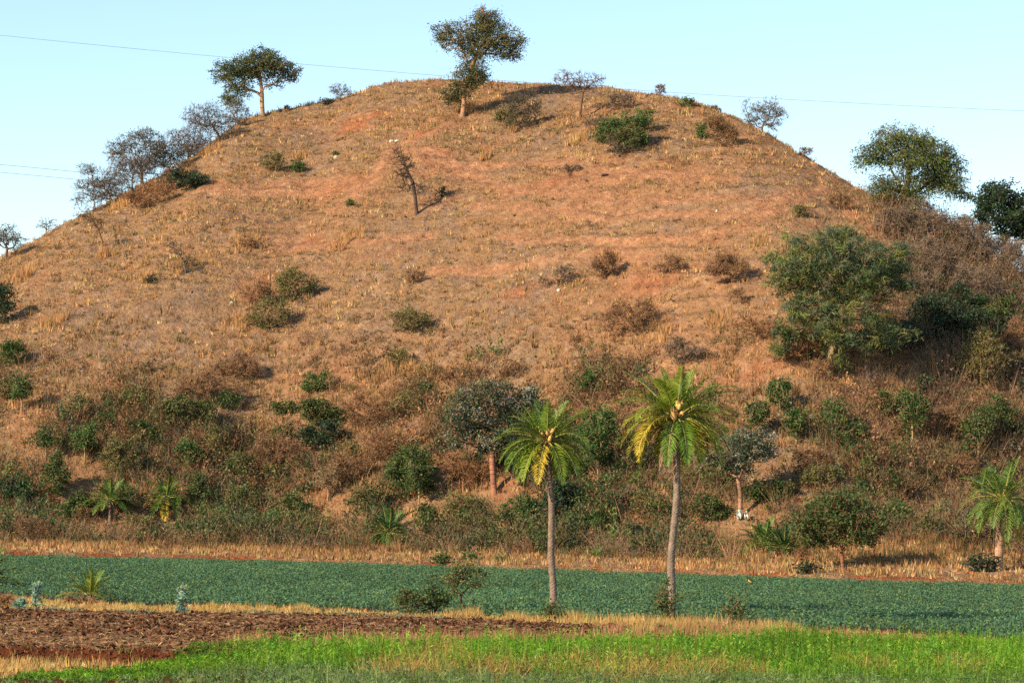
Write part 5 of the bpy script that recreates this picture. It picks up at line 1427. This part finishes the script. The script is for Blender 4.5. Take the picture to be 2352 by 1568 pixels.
for i, (X, Y, w, h, lab, c) in enumerate([
    (899, 327, 14, 7, "long white stone beside the track near the summit, left of a pair", WH),
    (912, 326, 14, 6, "jagged white stone right of the pair near the summit track", WH),
    (771, 364, 11, 9, "pale yellow stone below a tiny green bush on the upper slope", [.70, .55, .32]),
    (1283, 669, 11, 8, "squarish white stone in the middle of the hillside", WH),
    (532, 697, 10, 7, "white stone left of the red brown low bush", WH),
    (1646, 486, 6, 6, "small white stone on the level tracks of the right slope", WH),
    (1572, 402, 6, 5, "pale stone above the level tracks on the right", TAN),
    (1056, 318, 6, 5, "small cream stone below the hilltop acacia", [.70, .55, .32]),
    (1236, 238, 5, 5, "small bright stone under the crest", WH),
    (985, 207, 6, 5, "small bright stone on the summit left of the acacia", WH),
    (1390, 404, 20, 7, "flat dark stone on the slope below the large green bush", DK),
    (1203, 716, 9, 7, "dark round stone in the grass of the middle slope", [.16, .15, .16]),
    (1544, 716, 9, 7, "dark stone right of the wide brown bush", [.14, .12, .12]),
    (1640, 912, 8, 6, "small white stone left of the drop to the palms", WH),
    (2084, 1414, 15, 9, "largest tan stone lying in the blue green crop", [.5, .4, .25]),
    (2042, 1424, 10, 6, "tan stone in the crop left of the largest one", TAN),
    (2117, 1428, 9, 7, "tan stone in the crop right of the largest one", TAN),
    (1994, 1439, 12, 8, "pinkish stone at the front of the crop", TAN),
    (1336, 1262, 8, 8, "pale stone standing on the bank between the palms", TAN),
    (1012, 1372, 6, 5, "small stone near the taller thorn tree", TAN),
    (1190, 1482, 18, 12, "knobbly tan stone among the dry weeds in front of the ploughed field", [.55, .40, .22]),
    (742, 1407, 10, 12, "dark red brown clod standing on the edge of the ploughed field", [.12, .05, .03])]):
    stone(X, Y, w * .85, h * .85, lab, [q * .85 for q in c], 900 + i)

# ------------------------------------------------------------------ old stump post on the open slope, rags, birds, wires
def tagmesh(name, V, n, I, C, mat, loc, smooth=False, **tags):
    return link(name, build_mesh(name, V, n, I, C, smooth), mat, loc=loc, **tags)

p = place(620, 700); k = p[1] / FPX
nd = np.array([(0, 0, -.2), (-.05, 0, 40 * k), (-.06, .02, 76 * k), (.05, 0, 50 * k), (.25, 0, 62 * k)], float)
V, I, C = tubes(nd, np.array([-1, 0, 1, 1, 3]), np.array([.09, .07, .04, .04, .015]), [1, 2, 3, 4], 7, [.36, .16, .08])
tagmesh("dead_stump", V, 4, I, C, M_BARK, tuple(p), label="thin broken dead stump standing behind the red brown bush", category="stump")
p = place(45, 1000); k = p[1] / FPX

def rag(X, Y, w, h, label, col, seed, up=0.0):
    r = np.random.default_rng(seed)
    p = place(X, Y); k = p[1] / FPX
    n = 9; u = np.linspace(-.5, .5, n)
    A, B = np.meshgrid(u, u)
    prof = (0.45 + 0.55 * np.cos(B * 2.4)) * (1 + .25 * vnoise(A * 3 + seed, B * 4, 3))
    x = A * w * k * prof; z = (B + .5) * h * k
    yv = 0.09 * np.sin(A * 9 + B * 4 + seed) + .06 * np.sin(B * 11)
    front = np.stack([x, yv - .03, z], 2).reshape(-1, 3); backv = np.stack([x, yv + .03, z], 2).reshape(-1, 3)
    i = np.arange((n - 1) * (n - 1)); rr = i // (n - 1); c = i % (n - 1); a = rr * n + c
    q = np.stack([a, a + 1, a + 1 + n, a + n], 1)
    I = np.concatenate([q.ravel(), (q[:, ::-1] + n * n).ravel()])
    V = np.concatenate([front, backv]); C = hues([col], len(V), .04, .02, r)
    return tagmesh("rag", V, 4, I, C, M_CLOTH, tuple(p + np.array([0, -.25, up])), smooth=True, label=label, category="rag")
rag(1697, 1192, 13, 20, "larger white rag hanging at the foot of the slim pale trunk", [.85, .84, .74], 3, .05)
rag(1713, 1193, 9, 18, "narrower white rag just right of the slim pale trunk", [.85, .84, .76], 8, .05)
# scrap high in the hilltop acacia
tp = place(1062, 268); k = tp[1] / FPX
rg = rag(1062, 268, 6, 6, "small orange red scrap caught in the top of the hilltop acacia", [.75, .20, .10], 5)
rg.location = (tp[0] + 42 * k, tp[1] - 1.5, tp[2] + 238 * k)

def bird(loc, label, s=1.0, face=-1, seed=1):
    """small chat-like bird: dark head and back, buff breast"""
    prof = [(-.085, .004, .0), (-.06, .012, .004), (-.035, .022, .0), (0, .034, -.004), (.03, .034, .004), (.048, .024, .022),
            (.06, .020, .036), (.072, .012, .038), (.082, .005, .034)]
    n = 12; V = []; C = []
    a = np.arange(n) * 2 * np.pi / n
    for xx, rr, zz in prof:
        for t in a:
            V.append((face * xx * s, math.cos(t) * rr * s, (zz + math.sin(t) * rr) * s + xx * .6 * s))
            head = xx > .045; back = math.sin(t) > .25
            C.append((.02, .015, .012) if (head or xx < -.04) else ((.05, .03, .02) if back else (.72, .42, .14)))
    m = len(prof); I = []
    for i in range(m - 1):
        for j in range(n):
            j2 = (j + 1) % n
            I += [i * n + j, i * n + j2, (i + 1) * n + j2, (i + 1) * n + j]
    root = empty("bird", loc, label=label, category="bird", group="small birds over the fields")
    link("body", build_mesh("body", np.array(V), 4, np.array(I), np.array(C), True), M_FEATHER, root)
    tail = np.array([(-.06, -.012, -.02), (-.06, .012, -.02), (-.15, .018, -.08), (-.15, -.018, -.08),
                     (-.06, -.012, -.028), (-.06, .012, -.028), (-.15, .018, -.088), (-.15, -.018, -.088)]) * s * np.array([face, 1, 1])
    I = [0, 1, 2, 3, 7, 6, 5, 4, 0, 3, 7, 4, 1, 5, 6, 2, 3, 2, 6, 7]
    link("tail", build_mesh("tail", tail, 4, np.array(I), np.full((8, 3), .02)), M_FEATHER, root)
    nd = np.array([(face * .0 * s, -.01 * s, -.03 * s), (face * .0 * s, -.01 * s, -.075 * s), (face * .0 * s, .01 * s, -.03 * s), (face * .0 * s, .01 * s, -.075 * s)])
    V2, I2, C2 = tubes(nd, np.array([-1, 0, -1, 2]), np.full(4, .003 * s), [1, 3], 4, [.03, .02, .02])
    link("legs", build_mesh("legs", V2, 4, I2, C2), M_FEATHER, root)

def perch(X, Y, dist):
    d = ray(X, Y); d = d / d[1]
    return CP + d * dist
q = perch(2141, 1499, 70.0)
bird(tuple(q), "upper right small bird with black head and buff breast on the green crop", 1.3, -1)
q2 = perch(2120, 1513, 67.5)
bird(tuple(q2), "lower left small brown breasted bird among the green crop", 1.2, -1)
sh = place(1672, 1440)
q3 = perch(1722, 1339, float(sh[1]))
bird(tuple(q3 + np.array([0, 0, .08])), "small buff bird perched on the long twig above the wispy shrub", 1.4, -1)
# stalks the birds sit on
def stalk(top, base, label, col=(.20, .22, .05), rad=.008):
    b = np.array(base, float); t = np.array(top, float) - b
    nd = np.array([(0, 0, -.05), t * .35 + np.array([.04, 0, 0]), t * .7 + np.array([.03, 0, 0.02]), t, t * .5 + np.array([.12, 0, .06])])
    V, I, C = tubes(nd, np.array([-1, 0, 1, 2, 1]), np.array([rad * 1.6, rad * 1.3, rad, rad * .7, rad * .4]), [1, 2, 3, 4], 5, list(col))
    tagmesh("perch_stalk", V, 4, I, C, M_TWIG, tuple(b), label=label, category="stalk")
stalk(q + np.array([0, 0, -.10]), (q[0] + .05, q[1] + .02, 0), "green stalk under the black headed bird")
stalk(q2 + np.array([0, 0, -.09]), (q2[0] - .05, q2[1] + .02, 0), "green stalk under the brown breasted bird")
stalk(q3 + np.array([0, 0, -.02]), (sh[0] + .1, sh[1], 0), "long bare twig leaning right out of the wispy shrub", (.18, .14, .06), .011)

def wire(pts, dist, rad, label, col=(.16, .17, .24)):
    P = []
    for X, Y in pts:
        P.append(perch(X, Y, dist))
    P = np.array(P); t = np.linspace(0, 1, len(P)); tt = np.linspace(0, 1, 60)
    co = [np.polyfit(t, P[:, i], 2) for i in range(3)]
    N = np.stack([np.polyval(c, tt) for c in co], 1)
    loc = N[0].copy(); N = N - loc
    V, I, C = tubes(N, np.arange(-1, 59), np.full(60, rad * 0.8), range(1, 60), 6, list(col))
    tagmesh("power_line", V, 4, I, C, M_WIRE, tuple(loc), label=label, category="wire", group="overhead wires behind the hill")
wire([(-160, 64), (0, 78), (480, 128), (1000, 178), (1540, 216), (1900, 236), (2352, 253), (2520, 258)], 345, .028, "long thin overhead wire crossing the whole sky behind the hill")
wire([(-160, 365), (0, 377), (180, 396), (330, 411), (500, 430)], 350, .030, "upper wire of the pair at the left behind the thorn trees", (.08, .09, .13))
wire([(-160, 382), (0, 395), (180, 413), (330, 428), (500, 445)], 352, .030, "lower wire of the pair at the left behind the thorn trees", (.08, .09, .13))
wire([(-100, 530), (0, 541), (70, 549), (140, 556), (260, 566)], 354, .030, "short stretch of wire showing at the left edge above the slope", (.08, .09, .13))

for o in VEG[:0]:
    pass
print("tris", sum(len(m.polygons) for m in bpy.data.meshes))
